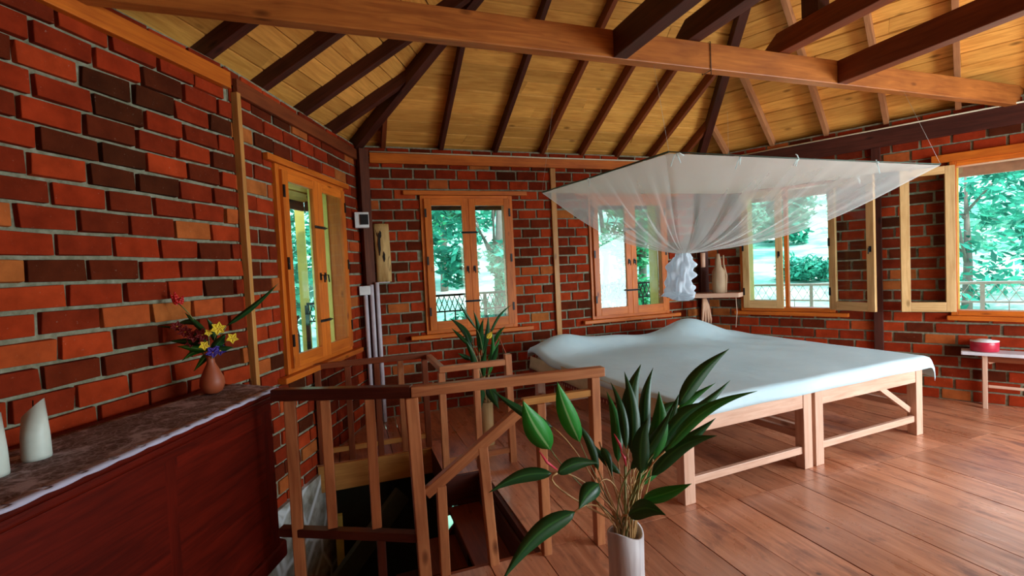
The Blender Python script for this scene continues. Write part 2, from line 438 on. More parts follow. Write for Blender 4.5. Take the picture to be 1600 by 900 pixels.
for P, lab, mat in ((A, 'black hip rafter rising from the far left corner post', BEAM_DARK), (B, 'dark hip rafter rising from the far right corner post behind the net', BEAM_DARK), (C, 'hip rafter above the right window out of the corner', BEAM_MID),
                    (D, 'hip rafter over the rear right corner', BEAM_MID), (E_, 'hip rafter over the rear corner', BEAM_MID), (G, 'hip rafter over the left corner beside the cabinet', BEAM_DARK)):
    mb = MB(); q = V((P.x, P.y, 0)); d = (q-APEX).normalized(); L0 = (q-APEX).length; kk = (ZA-ZR)/L0
    a = q+d*1.0; a.z = ZR+.028-kk*1.0; b = APEX.copy()+d*.05; b.z = ZA+.028
    mb.bar(a, b, .085, .14); mb.build('hip_rafter', mat, label=lab, cat='rafter', bevel=.004)
mb = MB(); mb.tube([(APEX.x, APEX.y, ZA-.25), (APEX.x, APEX.y, ZA+.1)], .09, 12); mb.build('roof_boss', BEAM_MID, label='wooden boss where the hip rafters meet at the roof peak', cat='roof boss')

# tie beams
mb = MB(); mb.box((-1.08, 2.59, 2.77), (5.9, 2.665, 2.945))
mb.build('tie_beam', BEAM_M, label='long orange-brown tie beam crossing the whole ceiling from wall to wall', cat='beam', bevel=.006)
def cross(name, x0, x1, z0, z1, y0, y1, mat, lab):
    mb = MB(); mb.box((x0, y0, z0), (x1, y1, z1)); return mb.build(name, mat, label=lab, cat='beam', bevel=.005)
cross('cross_beam', 1.63, 1.725, 2.772, 2.94, -2.3, 2.588, BEAM_DARK, 'dark beam butting into the tie beam left of the net corner, leftmost of the four')
cross('cross_beam', 3.545, 3.64, 2.772, 2.94, -2.3, 2.588, BEAM_MID, 'dark red beam butting into the tie beam, rightmost of the four')
def top_beam(x0, x1, lab, mat):
    z0, z1 = 2.948, 3.09; mb = MB(); pr = [(2.72, z0), (2.72, z0+.07), (2.62, z1), (-2.2, z1), (-2.2, z0)]
    i = len(mb.v)
    for x in (x0, x1):
        for (y, z) in pr: mb.v.append(V((x, y, z)))
    n = 5
    for F in ((0, 1, 2, 3, 4), (9, 8, 7, 6, 5)): mb.f.append(F); mb.uv.append([(pr[k % 5][0], pr[k % 5][1]) for k in F]); mb.smooth.append(False)
    for k in range(n):
        k2 = (k+1) % n; F = (k, k2, n+k2, n+k); mb.f.append(F); mb.smooth.append(False)
        mb.uv.append([(pr[a % 5][0], pr[a % 5][1]+(.1 if a >= 5 else 0)) for a in F])
    mb.build('cross_beam', mat, label=lab, cat='beam', bevel=.004)
top_beam(2.2, 2.3, 'dark beam with a chamfered end lying on top of the tie beam, second from left', BEAM_DARK)
top_beam(2.99, 3.09, 'beam with a chamfered end lying on the tie beam and carrying the king post', BEAM_MID)
mb = MB(); mb.box((2.99, 2.3, 3.092), (3.09, 2.42, 3.9)); mb.build('king_post', BEAM_DARK, label='short dark upright post standing on the chamfered beam', cat='post')

# wall plates and posts
def trim(n, key, lo, hi, mat, bevel=.004):
    mb = MB(FR[key]); mb.box(lo, hi); return mb.build('trim_%d' % n, mat, kind='structure', bevel=bevel)
trim(5, 'far', (.12, 0.002, 2.675), (4.3, .035, 2.78), WIN_WOOD)
trim(6, 'left', (.03, .002, 2.69), (1.9, .035, 2.79), BEAM_MID)
trim(7, 'near_left', (.3, .002, 2.7), (2.27, .045, 2.8), WIN_WOOD)
trim(8, 'right', (.1, .002, 2.6), (4.2, .035, 2.78), BEAM_DARK)
trim(9, 'far', (2.15, .002, 0), (2.215, .03, 2.67), STRIP)
mb = MB(); mb.bar((PL.x+.03, PL.y+.02, .0), (PL.x+.03, PL.y+.02, 2.7), .045, .035, (cos(1.1), sin(1.1), 0)); mb.build('trim_10', STRIP, kind='structure', bevel=.003)
mb = MB(); mb.bar((A.x+.045, A.y-.06, 0), (A.x+.045, A.y-.06, 2.8), .1, .1, (1, .4, 0)); mb.build('trim_11', POSTM, kind='structure', bevel=.004)
mb = MB(); mb.bar((B.x-.05, B.y-.055, 0), (B.x-.05, B.y-.055, 2.8), .1, .1, (1, -.5, 0)); mb.build('trim_12', BEAM_DARK, kind='structure', bevel=.004)
for q_, P_ in enumerate((C, D, E_, G)):
    d_ = (V((2.42, 1.42))-P_).normalized()*.04
    mb = MB(); mb.bar((P_.x+d_.x, P_.y+d_.y, 0), (P_.x+d_.x, P_.y+d_.y, 2.83), .13, .13, (d_.x, d_.y, 0)); mb.build('trim_%d' % (30+q_), POSTM, kind='structure', bevel=.004)
trim(13, 'right', (1.82, .002, 0), (1.9, .04, 2.6), BEAM_DARK)
trim(14, 'right', (2.3, .002, 2.345), (4.1, .05, 2.42), WIN_WOOD)
for q, (k_, u0_, u1_) in enumerate((('far', .12, 4.25), ('right', .1, 4.1))):
    mb = MB(FR[k_]); mb.tube([(u0_, .045, 2.787), ((u0_+u1_)/2, .045, 2.783), (u1_, .045, 2.787)], .008, 6)
    mb.build('cable_conduit', plain('cream_cable', (.75, .68, .5), .5), label='thin pale cable running along the top of the %s wall plate' % ('far' if k_ == 'far' else 'right'), cat='cable')

# ------------------------------------------------------------------ windows
def casement(root, M, w, h, mat, side, latch=True):
    """M: frame at the hinge foot, x across the leaf, y towards the room, z up"""
    mb = MB(M); s = .075; t = .018
    mb.box((0, -t, 0), (s, t, h)); mb.box((w-s, -t, 0), (w, t, h)); mb.box((s, -t, h-s), (w-s, t, h)); mb.box((s, -t, 0), (w-s, t, s+.02))
    c = mb.build('casement', mat, root, bevel=.003)
    g = MB(M); g.box((s-.004, -.003, s+.01), (w-s+.004, .003, h-s+.004)); g.build('glass', GLASS, c)
    k = MB(M)
    for z in (.16, h/2, h-.2): k.box((.0, t-.002, z), (.02, t+.008, z+.09))
    k.build('hinge', METAL, c)
    if latch:
        k = MB(M); z = h*.46; x = w-s/2
        k.box((x-.012, t, z-.03), (x+.012, t+.006, z+.03)); k.tube([(x, t+.005, z+.01), (x, t+.03, z+.01), (x, t+.035, z-.05)], .006, 6); k.build('latch', METAL, c)
    return c
def rotz(M, x, y, z, ang):
    return M @ Matrix.Translation((x, y, z)) @ Matrix.Rotation(ang, 4, 'Z')
PINE = wood('pale_casement_pine', (.5, .26, .08), (.82, .55, .26), .4)
def window(n, key, op, leaves, lintel=None, sill=None, reveal=YELLOW, mullion=None, bars=True):
    LW = PINE if n in (4, 5) else WIN_WOOD
    u0_, u1_, z0, z1 = op; M = FR[key]
    p = M @ V(((u0_+u1_)/2, 0, z0)); root = thing('window_%d' % n, p, kind='structure')
    f = MB(M); s = .05
    f.box((u0_, -.12, z0), (u0_+s, .022, z1)); f.box((u1_-s, -.12, z0), (u1_, .022, z1)); f.box((u0_+s, -.12, z1-s), (u1_-s, .022, z1)); f.box((u0_+s, -.12, z0), (u1_-s, .022, z0+s))
    if mullion: f.box((mullion-.02, -.06, z0+s), (mullion+.02, .01, z1-s))
    f.build('window_frame', WIN_WOOD, root, bevel=.003)
    rd_ = -.19 if n == 1 else -.3; r = MB(M); r.box((u0_+s, rd_, z0-.02), (u0_+s+.012, -.121, z1)); r.box((u1_-s-.012, rd_, z0-.02), (u1_-s, -.121, z1)); r.build('reveal', WIN_WOOD if n == 1 else reveal, root)
    if lintel:
        l = MB(M); l.box((lintel[0], .0, z1+.003), (lintel[1], .04, z1+.05)); l.build('lintel', WIN_WOOD, root, bevel=.004)
    if sill:
        l = MB(M); l.box((sill[0], .0, z0-.045), (sill[1], .07, z0-.002)); l.build('window_sill', WIN_WOOD, root, bevel=.006)
    a, b = u0_+s-.012, u1_-s+.012; z, h = z0+s-.012, z1-z0-2*s+.024
    for (which, w, ang) in leaves:
        if which == 'l': casement(root, rotz(M, a, .03 if not ang else .045, z, ang), w, h, LW, 'l')
        else:
            Mx = rotz(M, b, .03 if not ang else .045, z, pi-ang) if ang else M @ Matrix.Translation((b, .03, z)) @ Matrix.Scale(-1, 4, (1, 0, 0))
            casement(root, Mx, w, h, LW, 'r')
    if bars:
        mid = (a+b)/2; k = MB(M)
        for zz in (z0+(z1-z0)*.72, z0+(z1-z0)*.215):
            k.box((mid-.085, .05, zz), (mid+.085, .056, zz+.022)); k.tube([(mid-.1, .06, zz+.011), (mid+.1, .06, zz+.011)], .006, 6)
        k.build('bolt', METAL, root)
    return root
w1 = (1.66-.615-.1+.024)/2 - .001; w2 = (3.76-2.635-.1+.024)/2-.001; w3 = (1.1-.1+.024)/2-.001
window(1, 'far', OPEN['far'][0], [('l', w1, 0), ('r', w1, 0)], (.44, 1.84), (.44, 1.84))
window(2, 'far', OPEN['far'][1], [('l', w2, 0), ('r', w2, 0)], (2.45, 3.95), (2.5, 3.9))
window(3, 'left', OPEN['left'][0], [('l', w3, 0), ('r', w3, 0)], (.3, 1.6), (.3, 1.65))
window(4, 'right', OPEN['right'][0], [('l', .45, 0), ('r', .47, radians(157))], (.35, 1.6), (.4, 1.6), mullion=.99, bars=False)
window(5, 'right', OPEN['right'][1], [('l', .42, radians(166)), ('r', .56, radians(165))], None, (2.4, 3.65), bars=False)
window(6, 'rear_left', OPEN['rear_left'][0], [('l', .41, 0), ('r', .41, 0)], (.5, 1.6), (.5, 1.6), bars=False)
for n_, key in ((15, 'rear_right'), (16, 'rear')):
    u0_, u1_, z0, z1 = OPEN[key][0]; mb = MB(FR[key])
    mb.box((u0_, -.16, z0), (u0_+.08, .03, z1)); mb.box((u1_-.08, -.16, z0), (u1_, .03, z1)); mb.box((u0_+.08, -.16, z1-.08), (u1_-.08, .03, z1)); mb.build('trim_%d' % n_, WIN_WOOD, kind='structure', bevel=.004)

# ------------------------------------------------------------------ stair railings
def stick(parent, name, p, q, w, mat, h=None, upv=(0, 1, 0), bevel=.004):
    if name in ('baluster', 'post'): w *= 1.18
    mb = MB(); mb.bar(p, q, w, (h or w), upv); return mb.build(name, mat, parent, bevel=bevel)
rf = thing('stair_railing', (.29, 2.33, 0), 'wooden stair railing in front of the hatch with a sloping middle rail', 'railing')
def pl(t, z): return (-.30+.59*t, 2.60-.27*t, z)
stick(rf, 'top_rail', (-.375, 2.634, .935), (.27, 2.338, .935), .055, RAIL_DARK, .058, (0, 0, 1))  # left half of the rail: its shade is put into the darker wood colour
stick(rf, 'top_rail', (.265, 2.335, .935), (1.275, 2.25, .935), .055, RAIL, .05, (0, 0, 1))
stick(rf, 'post', pl(.0, -.1), pl(.0, .906), .045, RAIL)
stick(rf, 'post', (.29, 2.33, -.2), (.265, 2.33, .909), .05, RAIL)
stick(rf, 'post', (1.215, 2.257, 0), (1.22, 2.257, .909), .042, RAIL)
stick(rf, 'bottom_rail', pl(-.14, .24), pl(.96, .215), .05, RAIL_DARK, .042, (0, 0, 1))
for t_ in (.285, .635): stick(rf, 'baluster', pl(t_, .262), pl(t_, .906), .04, RAIL)
stick(rf, 'baluster', pl(.66, -.16), pl(.66, .21), .036, RAIL_DARK)
stick(rf, 'sloping_rail', (.31, 2.33, .425), (.84, 2.29, .8), .045, RAIL, .052, (0, 0, 1))
stick(rf, 'middle_rail', (.82, 2.29, .82), (1.196, 2.258, .828), .04, STRIP, .036, (0, 0, 1))
stick(rf, 'baluster', (.385, 2.335, -.02), (.385, 2.325, .455), .04, RAIL)
stick(rf, 'baluster', (.635, 2.318, -.01), (.6, 2.31, .62), .042, RAIL)
stick(rf, 'baluster', (.915, 2.285, 0), (.915, 2.285, .802), .04, RAIL)
rb = thing('stair_railing', (.63, 3.6, 0), 'lower red-brown railing round the far side of the stair hatch', 'railing')
stick(rb, 'top_rail', (-.3, 4.13, .8), (.64, 4.13, .8), .05, BEAM_MID, .045, (0, 0, 1))
stick(rb, 'top_rail', (.635, 4.1, .79), (.635, 3.53, .79), .045, RAIL, .04, (0, 0, 1))
stick(rb, 'top_rail', (.61, 3.5, .79), (1.13, 3.5, .79), .045, RAIL, .045, (0, 0, 1))
for x, z0, m_ in ((-.26, 0, BEAM_MID), (-.03, 0, BEAM_MID), (.2, -.2, BEAM_MID), (.395, 0, RAIL), (.6, 0, BEAM_MID)): stick(rb, 'baluster', (x, 4.135, z0+.001), (x, 4.135, .777), .04, m_)
stick(rb, 'post', (.625, 3.49, -.3), (.625, 3.49, .768), .042, RAIL)
stick(rb, 'baluster', (.89, 3.5, 0), (.89, 3.5, .768), .04, RAIL)
stick(rb, 'post', (1.155, 3.5, 0), (1.15, 3.5, .85), .045, RAIL)
stick(rb, 'bottom_rail', (-.24, 4.135, .1), (.58, 4.135, .1), .035, STRIP, .04, (0, 0, 1))
stick(rb, 'bottom_rail', (.65, 3.5, .1), (1.13, 3.5, .1), .035, RAIL, .04, (0, 0, 1))
# stairs going down under the hatch
st = thing('stairs', (.4, 2.9, -2.7), 'dark wooden stairs going down through the floor hatch', 'stairs')
for k in range(7):
    x1 = .865-.2*k; z = -.22-.2*k
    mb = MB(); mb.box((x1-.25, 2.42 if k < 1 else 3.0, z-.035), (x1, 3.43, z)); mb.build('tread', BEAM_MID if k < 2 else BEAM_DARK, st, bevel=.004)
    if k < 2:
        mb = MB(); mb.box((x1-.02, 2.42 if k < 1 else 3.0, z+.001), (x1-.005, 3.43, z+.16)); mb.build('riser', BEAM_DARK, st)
mb = MB(); mb.bar((.85, 3.435, -.3), (-.75, 3.435, -1.9), .04, .2, (0, 0, 1)); mb.build('stringer', BEAM_DARK, st)
stick(None, 'yellow_door_post', (-.17, 4.15, -2.7), (-.17, 4.15, -.45), .06, YELLOW).location
o = bpy.data.objects['yellow_door_post']; tag(o, 'yellow painted post seen down in the stairwell', 'post')
mb = MB(); mb.bar((-.7, 3.6, -1.3), (.35, 4.1, -.35), .05, .16, (0, 0, 1)); mb.build('stair_brace', plain('olive_board', (.06, .065, .035), .7), label='olive diagonal board under the far side of the hatch', cat='board')

# ------------------------------------------------------------------ cabinet with its cloth
cb = thing('cabinet', (-.9, 2.2, 0), 'dark red varnished wooden cabinet against the left brick wall', 'cabinet')
FRr, FL_, BL_, BR_ = V((-.385, 2.845)), V((-1.0, 1.4)), V((-1.66, 1.58)), V((-.72, 3.16))
def inset(poly, d):
    c = sum(poly, V((0, 0)))/len(poly); return [tuple(p+(c-p).normalized()*d) for p in poly]
cp = [FRr, FL_, BL_, BR_]
mb = MB(); mb.prism(inset(cp, .045), .09, .86); mb.build('body', CAB, cb, bevel=.004)
mb = MB(); mb.prism(inset(cp, .0), .895, .925); mb.build('top', CAB, cb, bevel=.008)
mb = MB(); mb.prism(inset(cp, .025), .86, .894); mb.build('moulding', CAB, cb, bevel=.01)
mb = MB(); mb.prism(inset(cp, .0), 0.0, .09); mb.build('plinth', CAB, cb, bevel=.012)
fd = (FL_-FRr).normalized(); MC = frame(FL_, FRr-FL_)    # x towards the hatch end, y into the room
Lf = (FRr-FL_).length
for a, b in ((.06, Lf*.5-.01), (Lf*.5+.01, Lf-.06)):
    mb = MB(MC); y0 = -.045
    mb.box((a, y0, .12), (a+.07, y0+.03, .83)); mb.box((b-.07, y0, .12), (b, y0+.03, .83)); mb.box((a+.07, y0, .76), (b-.07, y0+.03, .83)); mb.box((a+.07, y0, .12), (b-.07, y0+.03, .19))
    dr = mb.build('door', CAB, cb, bevel=.006)
    mb = MB(MC); mb.box((a+.1, y0+.002, .22), (b-.1, y0+.02, .73)); mb.build('panel', CAB, dr, bevel=.012)
def lace_mat():
    t = NT('lace_cloth', .85, .15); n = t.noise(t.coord('Object', (1, 1, 1)), 7, 5, .65, 1.5); v = t.add('ShaderNodeTexVoronoi', feature='DISTANCE_TO_EDGE'); v.inputs['Scale'].default_value = 38
    t.link(t.coord(), v.inputs['Vector'])
    c = t.ramp(n, [(.38, (.1, .06, .05)), (.52, (.2, .15, .15)), (.6, (.42, .37, .42))])
    c = t.mix(t.ramp(v.outputs['Distance'], [(.02, (.35, .35, .35)), (.1, (0, 0, 0))]), c, (.5, .45, .5)); t.base(c); t.bump(n, .5, .006); return t.m
def cloth():
    mb = MB(); n1, n2 = 60, 14
    fr, fl = FRr+V((.0, .0)), FL_; bl = FL_.lerp(BL_, .96); br = FRr.lerp(BR_, .86)+V((.03, -.03))
    P = {}
    for i_ in range(n1+1):
        for j in range(n2+1):
            a, b = i_/n1, j/n2
            f_ = fl.lerp(fr, a); k_ = bl.lerp(br, a); p = f_.lerp(k_, b)
            P[i_, j] = (p.x, p.y, .929+.0015*sin(i_*1.7)*cos(j*2.1))
    for i_ in range(n1):
        for j in range(n2): mb.quad([P[i_, j], P[i_+1, j], P[i_+1, j+1], P[i_, j+1]], [(0, 0)]*4, True)
    o_ = mb.build('lace_cloth', lace_mat(), solid=.0015, merge=True, label='greyish lace cloth with a white border lying on the cabinet', cat='cloth')
    # white lace border hanging over the front edge, with eyelets
    e = MB(); nn = 130; outw = V((-(fr-fl).normalized().y, (fr-fl).normalized().x)); outw = V(((fr-fl).normalized().y, -(fr-fl).normalized().x))
    for i_ in range(nn):
        a0, a1 = i_/nn, (i_+1)/nn
        def q(a, d, z):
            p = fl.lerp(fr, a)+outw*d; return (p.x, p.y, z)
        dr_ = lambda a: .009+.004*abs(sin(a*nn*.32))
        if i_ % 9 not in (3, 4): e.quad([q(a0, -.03, .931), q(a1, -.03, .931), q(a1, .006, .931), q(a0, .006, .931)], None, True)
        e.quad([q(a0, .006, .931), q(a1, .006, .931), q(a1, .012, .931-dr_(a1)), q(a0, .012, .931-dr_(a0))], None, True)
    e.build('lace_border', plain('white_lace', (.42, .4, .52), .8), o_, solid=.002, merge=True)
cloth()
CAND = plain('pale_wax', (.62, .68, .62), .45)
def candle(x, y, r, h, lab):
    mb = MB(); n = 28
    rings = [(0, r*1.02), (.01, r*1.04), (h*.4, r), (h, r*.8)]
    base = len(mb.v)
    for k, (z, rr) in enumerate(rings):
        for j in range(n):
            g_ = 2*pi*j/n; zz = z
            if k == 3: zz = h*(.86+.14*cos(g_-.15)) if True else z
            mb.v.append(V((x+rr*cos(g_), y+rr*sin(g_), .93+zz)))
    for k in range(3):
        for j in range(n):
            j2 = (j+1) % n; mb.f.append((base+k*n+j, base+k*n+j2, base+(k+1)*n+j2, base+(k+1)*n+j)); mb.uv.append([(0, 0)]*4); mb.smooth.append(True)
    for k in (0, 3): mb.f.append(tuple(base+k*n+j for j in range(n))); mb.uv.append([(0, 0)]*n); mb.smooth.append(False)
    o_ = mb.build('candle', CAND, label=lab, cat='candle', group='slant-cut candles on the cabinet')
    w_ = MB(); w_.tube([(x, y, .93+h*.84), (x+.002, y, .93+h*.84+.03)], .0018, 6); w_.build('wick', METAL, o_)
candle(-1.04, 2.08, .038, .205, 'white slant-topped candle standing on the lace cloth, farther one')
candle(-1.082, 1.938, .038, .2, 'white slant-topped candle cut by the left picture edge, nearer one')

# clay vase and flowers on the cabinet
VX, VY, VZ = -.69, 2.86, .931
mb = MB(); mb.lathe((VX, VY, VZ), [(.028, 0), (.045, .012), (.058, .045), (.055, .08), (.036, .125), (.02, .16), (.017, .185), (.024, .2), (.019, .197), (.012, .15)], 28)
mb.build('clay_vase', plain('terracotta', (.36, .08, .03), .5), label='small terracotta bottle vase holding cut flowers on the cabinet', cat='vase', merge=True)
def leaf(mb, b, t, w, n=9, droop=.0, fold=.25, nrm=None, prof=.45):
    b, t = V(b), V(t); d = t-b; L = d.length; d.normalize()
    vd = (b - V((0, 0, 1.5))).normalized()
    side = d.cross(vd) if nrm is None else d.cross(V(nrm))
    side.normalize(); nn = side.cross(d).normalized()
    prev = None
    for k in range(n+1):
        s_ = k/n; c = b + d*L*s_ + V((0, 0, 1))*droop*sin(pi*s_)
        ww = w*.52*max(.0, sin(pi*s_**.68))**.95*(1-.25*s_) if 0 < k < n else .0005
        c = c + side*(.05*L*sin(pi*s_)*(1 if (int(b.x*100) % 2) else -1))
        row = [c-side*ww+nn*ww*fold, c, c+side*ww+nn*ww*fold]
        if prev:
            u0_, u1_ = (k-1)/n, s_
            mb.quad([prev[0], prev[1], row[1], row[0]], [(0, u0_), (.5, u0_), (.5, u1_), (0, u1_)], True)
            mb.quad([prev[1], prev[2], row[2], row[1]], [(.5, u0_), (1, u0_), (1, u1_), (.5, u1_)], True)
        prev = row
def leaf_mat(name, dark, light_, rib=(.35, .6, .2)):
    t = NT(name, .38, .5); c = t.add('ShaderNodeTexCoord'); s_ = t.add('ShaderNodeSeparateXYZ'); t.link(c.outputs['UV'], s_.inputs[0])
    a = t.add('ShaderNodeMath', operation='SUBTRACT'); t.link(s_.outputs['X'], a.inputs[0]); a.inputs[1].default_value = .5
    ab = t.add('ShaderNodeMath', operation='ABSOLUTE'); t.link(a.outputs[0], ab.inputs[0])
    w_ = t.add('ShaderNodeTexWave'); w_.inputs['Scale'].default_value = 9; w_.inputs['Distortion'].default_value = 1; t.link(t.coord('UV', (.3, 3, 1)), w_.inputs['Vector'])
    base = t.mix(t.noise(t.coord(), 7, 2), dark, light_)
    base = t.mix(.0, base, t.ramp(w_.outputs['Fac'], [(.1, dark), (.9, light_)]))
    t.base(t.mix(t.ramp(ab.outputs[0], [(.03, (.8, .8, .8)), (.07, (0, 0, 0))]), base, rib))
    seti(t.b, 'Transmission Weight', 0.); t.bump(w_.outputs['Fac'], .03, .001)
    # light passing through the thin blade
    o_ = t.n['Material Output']; tr = t.add('ShaderNodeBsdfTranslucent'); tr.inputs[0].default_value = (*[min(1, x*1.6) for x in light_], 1)
    mx = t.add('ShaderNodeMixShader'); mx.inputs[0].default_value = .25; t.link(t.b.outputs[0], mx.inputs[1]); t.link(tr.outputs[0], mx.inputs[2]); t.link(mx.outputs[0], o_.inputs[0])
    return t.m
LEAF_D = leaf_mat('dark_leaf', (.008, .05, .014), (.02, .12, .03), (.06, .22, .05))
LEAF_B = leaf_mat('bright_leaf', (.015, .2, .025), (.04, .42, .05), (.4, .7, .3))
STEM = plain('leaf_stalk', (.2, .22, .07), .5)
STEM_TAN = plain('tan_stalk', (.5, .3, .12), .5)
fl_ = thing('flower_bouquet', (VX, VY, VZ+.2), 'mixed red and yellow flowers with leaves in the terracotta vase', 'flowers')
def stem(parent, pts, r=.003, mat=None, name='stalk'):
    mb = MB(); pts = [V(p) for p in pts]
    if len(pts) == 3:
        a, b, c = pts; pts = [a*(1-t)**2 + b*2*t*(1-t) + c*t*t for t in [k/8 for k in range(9)]]
    mb.tube(pts, r, 6); return mb.build(name, mat or STEM, parent)
mouth = V((VX, VY, VZ+.17))
YEL = plain('yellow_petal', (.85, .6, .03), .5); RED = plain('red_petal', (.6, .02, .02), .4); PUR = plain('purple_petal', (.06, .03, .3), .5); DRED = plain('dark_red_petal', (.2, .01, .012), .5)
def flower(c, r, mat, n=5, face=(0, -1, .3), center=None, name='flower'):
    c = V(c); f_ = V(face).normalized(); a = f_.cross(V((0, 0, 1))).normalized(); b = f_.cross(a); mb = MB()
    for k in range(n):
        g_ = 2*pi*k/n+.3; d = a*cos(g_)+b*sin(g_)
        leaf(mb, c, c+d*r+f_*r*.35, r*.85, 5, 0, .2, nrm=f_)
    o_ = mb.build(name, mat, fl_, solid=.0008)
    m2 = MB(); m2.lathe((c.x, c.y, c.z-.003), [(.001, 0), (r*.2, .003), (.001, .008)], 10); m2.build('flower_centre', plain(name+'_centre', (.6, .3, .03)), o_)
tf = V((.35, -.9, .25))
for c, r, m_ in (((-.634, 2.80, 1.271), .036, YEL), ((-.575, 2.81, 1.215), .03, YEL), ((-.70, 2.80, 1.19), .026, YEL), ((-.675, 2.79, 1.255), .02, YEL)):
    stem(fl_, [mouth, (mouth+V(c))/2+V((0, 0, .04)), c], .002); flower(c, r, m_, 6 if r > .03 else 5, tf)
for c, r in (((-.665, 2.81, 1.15), .036), ((-.635, 2.82, 1.155), .032)): stem(fl_, [mouth, V(c)], .002); flower(c, r, PUR, 5, (.2, -.8, .5), name='purple_flower')
for c, r in (((-.8, 2.88, 1.26), .035), ((-.755, 2.87, 1.235), .04), ((-.775, 2.88, 1.2), .03), ((-.72, 2.86, 1.24), .035), ((-.71, 2.85, 1.205), .03), ((-.84, 2.9, 1.29), .03)): stem(fl_, [mouth, (mouth+V(c))/2, c], .002); flower(c, r, DRED, 6, (.2, -.8, .4), name='dark_red_flower')
for k, (b, t) in enumerate((((-.83, 2.9, 1.40), (-.86, 2.9, 1.46)), ((-.82, 2.9, 1.40), (-.80, 2.9, 1.45)), ((-.82, 2.9, 1.405), (-.84, 2.9, 1.475)))):
    mb = MB(); leaf(mb, b, t, .03, 5); mb.build('red_bract', RED, fl_, solid=.001)
stem(fl_, [mouth, (-.72, 2.88, 1.3), (-.825, 2.9, 1.41)], .003)
random.seed(11)
for (b, t, w, mt) in (((-.6, 2.82, 1.28), (-.33, 2.73, 1.49), .03, LEAF_D), ((-.68, 2.85, 1.17), (-.83, 2.9, 1.11), .04, LEAF_B), ((-.70, 2.85, 1.2), (-.88, 2.9, 1.22), .045, LEAF_D), ((-.7, 2.85, 1.16), (-.84, 2.88, 1.19), .04, LEAF_B),
                      ((-.68, 2.83, 1.15), (-.6, 2.8, 1.24), .05, LEAF_D), ((-.68, 2.83, 1.15), (-.57, 2.8, 1.17), .04, LEAF_D), ((-.7, 2.86, 1.25), (-.8, 2.9, 1.36), .03, LEAF_D), ((-.74, 2.87, 1.3), (-.86, 2.92, 1.29), .03, LEAF_D), ((-.66, 2.84, 1.2), (-.68, 2.8, 1.33), .035, LEAF_D),
                      ((-.7, 2.86, 1.14), (-.78, 2.9, 1.05), .035, LEAF_B), ((-.69, 2.84, 1.2), (-.95, 2.93, 1.3), .022, LEAF_D)):
    mb = MB(); leaf(mb, b, t, w, 8, .01, .3); mb.build('leaf', mt, fl_, solid=.0008, merge=True)
stem(fl_, [mouth, (-.65, 2.84, 1.2), (-.6, 2.82, 1.28)], .0025)

# ------------------------------------------------------------------ beds
MBED = Matrix.Translation((1.888, 2.388, 0)) @ Matrix.Rotation(.0652, 4, 'Z')
def bed(x0, x1, lab, brace):
    r = thing('bed', MBED @ V(((x0+x1)/2, 0, 0)), lab, 'bed')
    Y1 = 2.1; l = .085
    def bx(name, lo, hi, mat=BEDW, bevel=.004):
        mb = MB(MBED); mb.box(lo, hi); return mb.build(name, mat, r, bevel=bevel)
    for x in (x0, x1-l):
        for y in (0, Y1-.07): bx('leg', (x, y, 0), (x+l, y+.07, .555))
    bx('front_rail', (x0+l, .004, .435), (x1-l, .04, .553)); bx('rear_rail', (x0+l, Y1-.04, .435), (x1-l, Y1-.004, .553))
    for x in (x0+.01, x1-.05): bx('side_rail', (x, .071, .435), (x+.04, Y1-.071, .553))
    bx('stretcher', (x0+l, .015, .108), (x1-l, .045, .158)); bx('stretcher', (x0+l, Y1-.045, .108), (x1-l, Y1-.015, .158))
    for x in (x0+.02, x1-.06): bx('side_stretcher', (x, .071, .2), (x+.04, Y1-.071, .25))
    for k in range(9): bx('slat', (x0+.051, .14+k*.22, .531), (x1-.051, .24+k*.22, .55))
    if brace:
        mb = MB(MBED); mb.bar((x1-.47, .055, .435), (x1-.09, .055, .2), .03, .045, (0, 0, 1)); mb.build('brace', BEDW, r, bevel=.003)
    return r
bed(0, 1.165, 'pale pine bed frame under the white sheet, left half', False)
bed(1.2, 2.5, 'pale pine bed frame with a diagonal leg brace, right half', True)
mb = MB(MBED); mb.box((.02, .03, .556), (2.48, 2.07, .622)); mb.build('mattress', plain('beige_ticking', (.5, .4, .22), .9), bevel=.02, label='beige mattress lying hidden beneath the white sheet', cat='mattress')
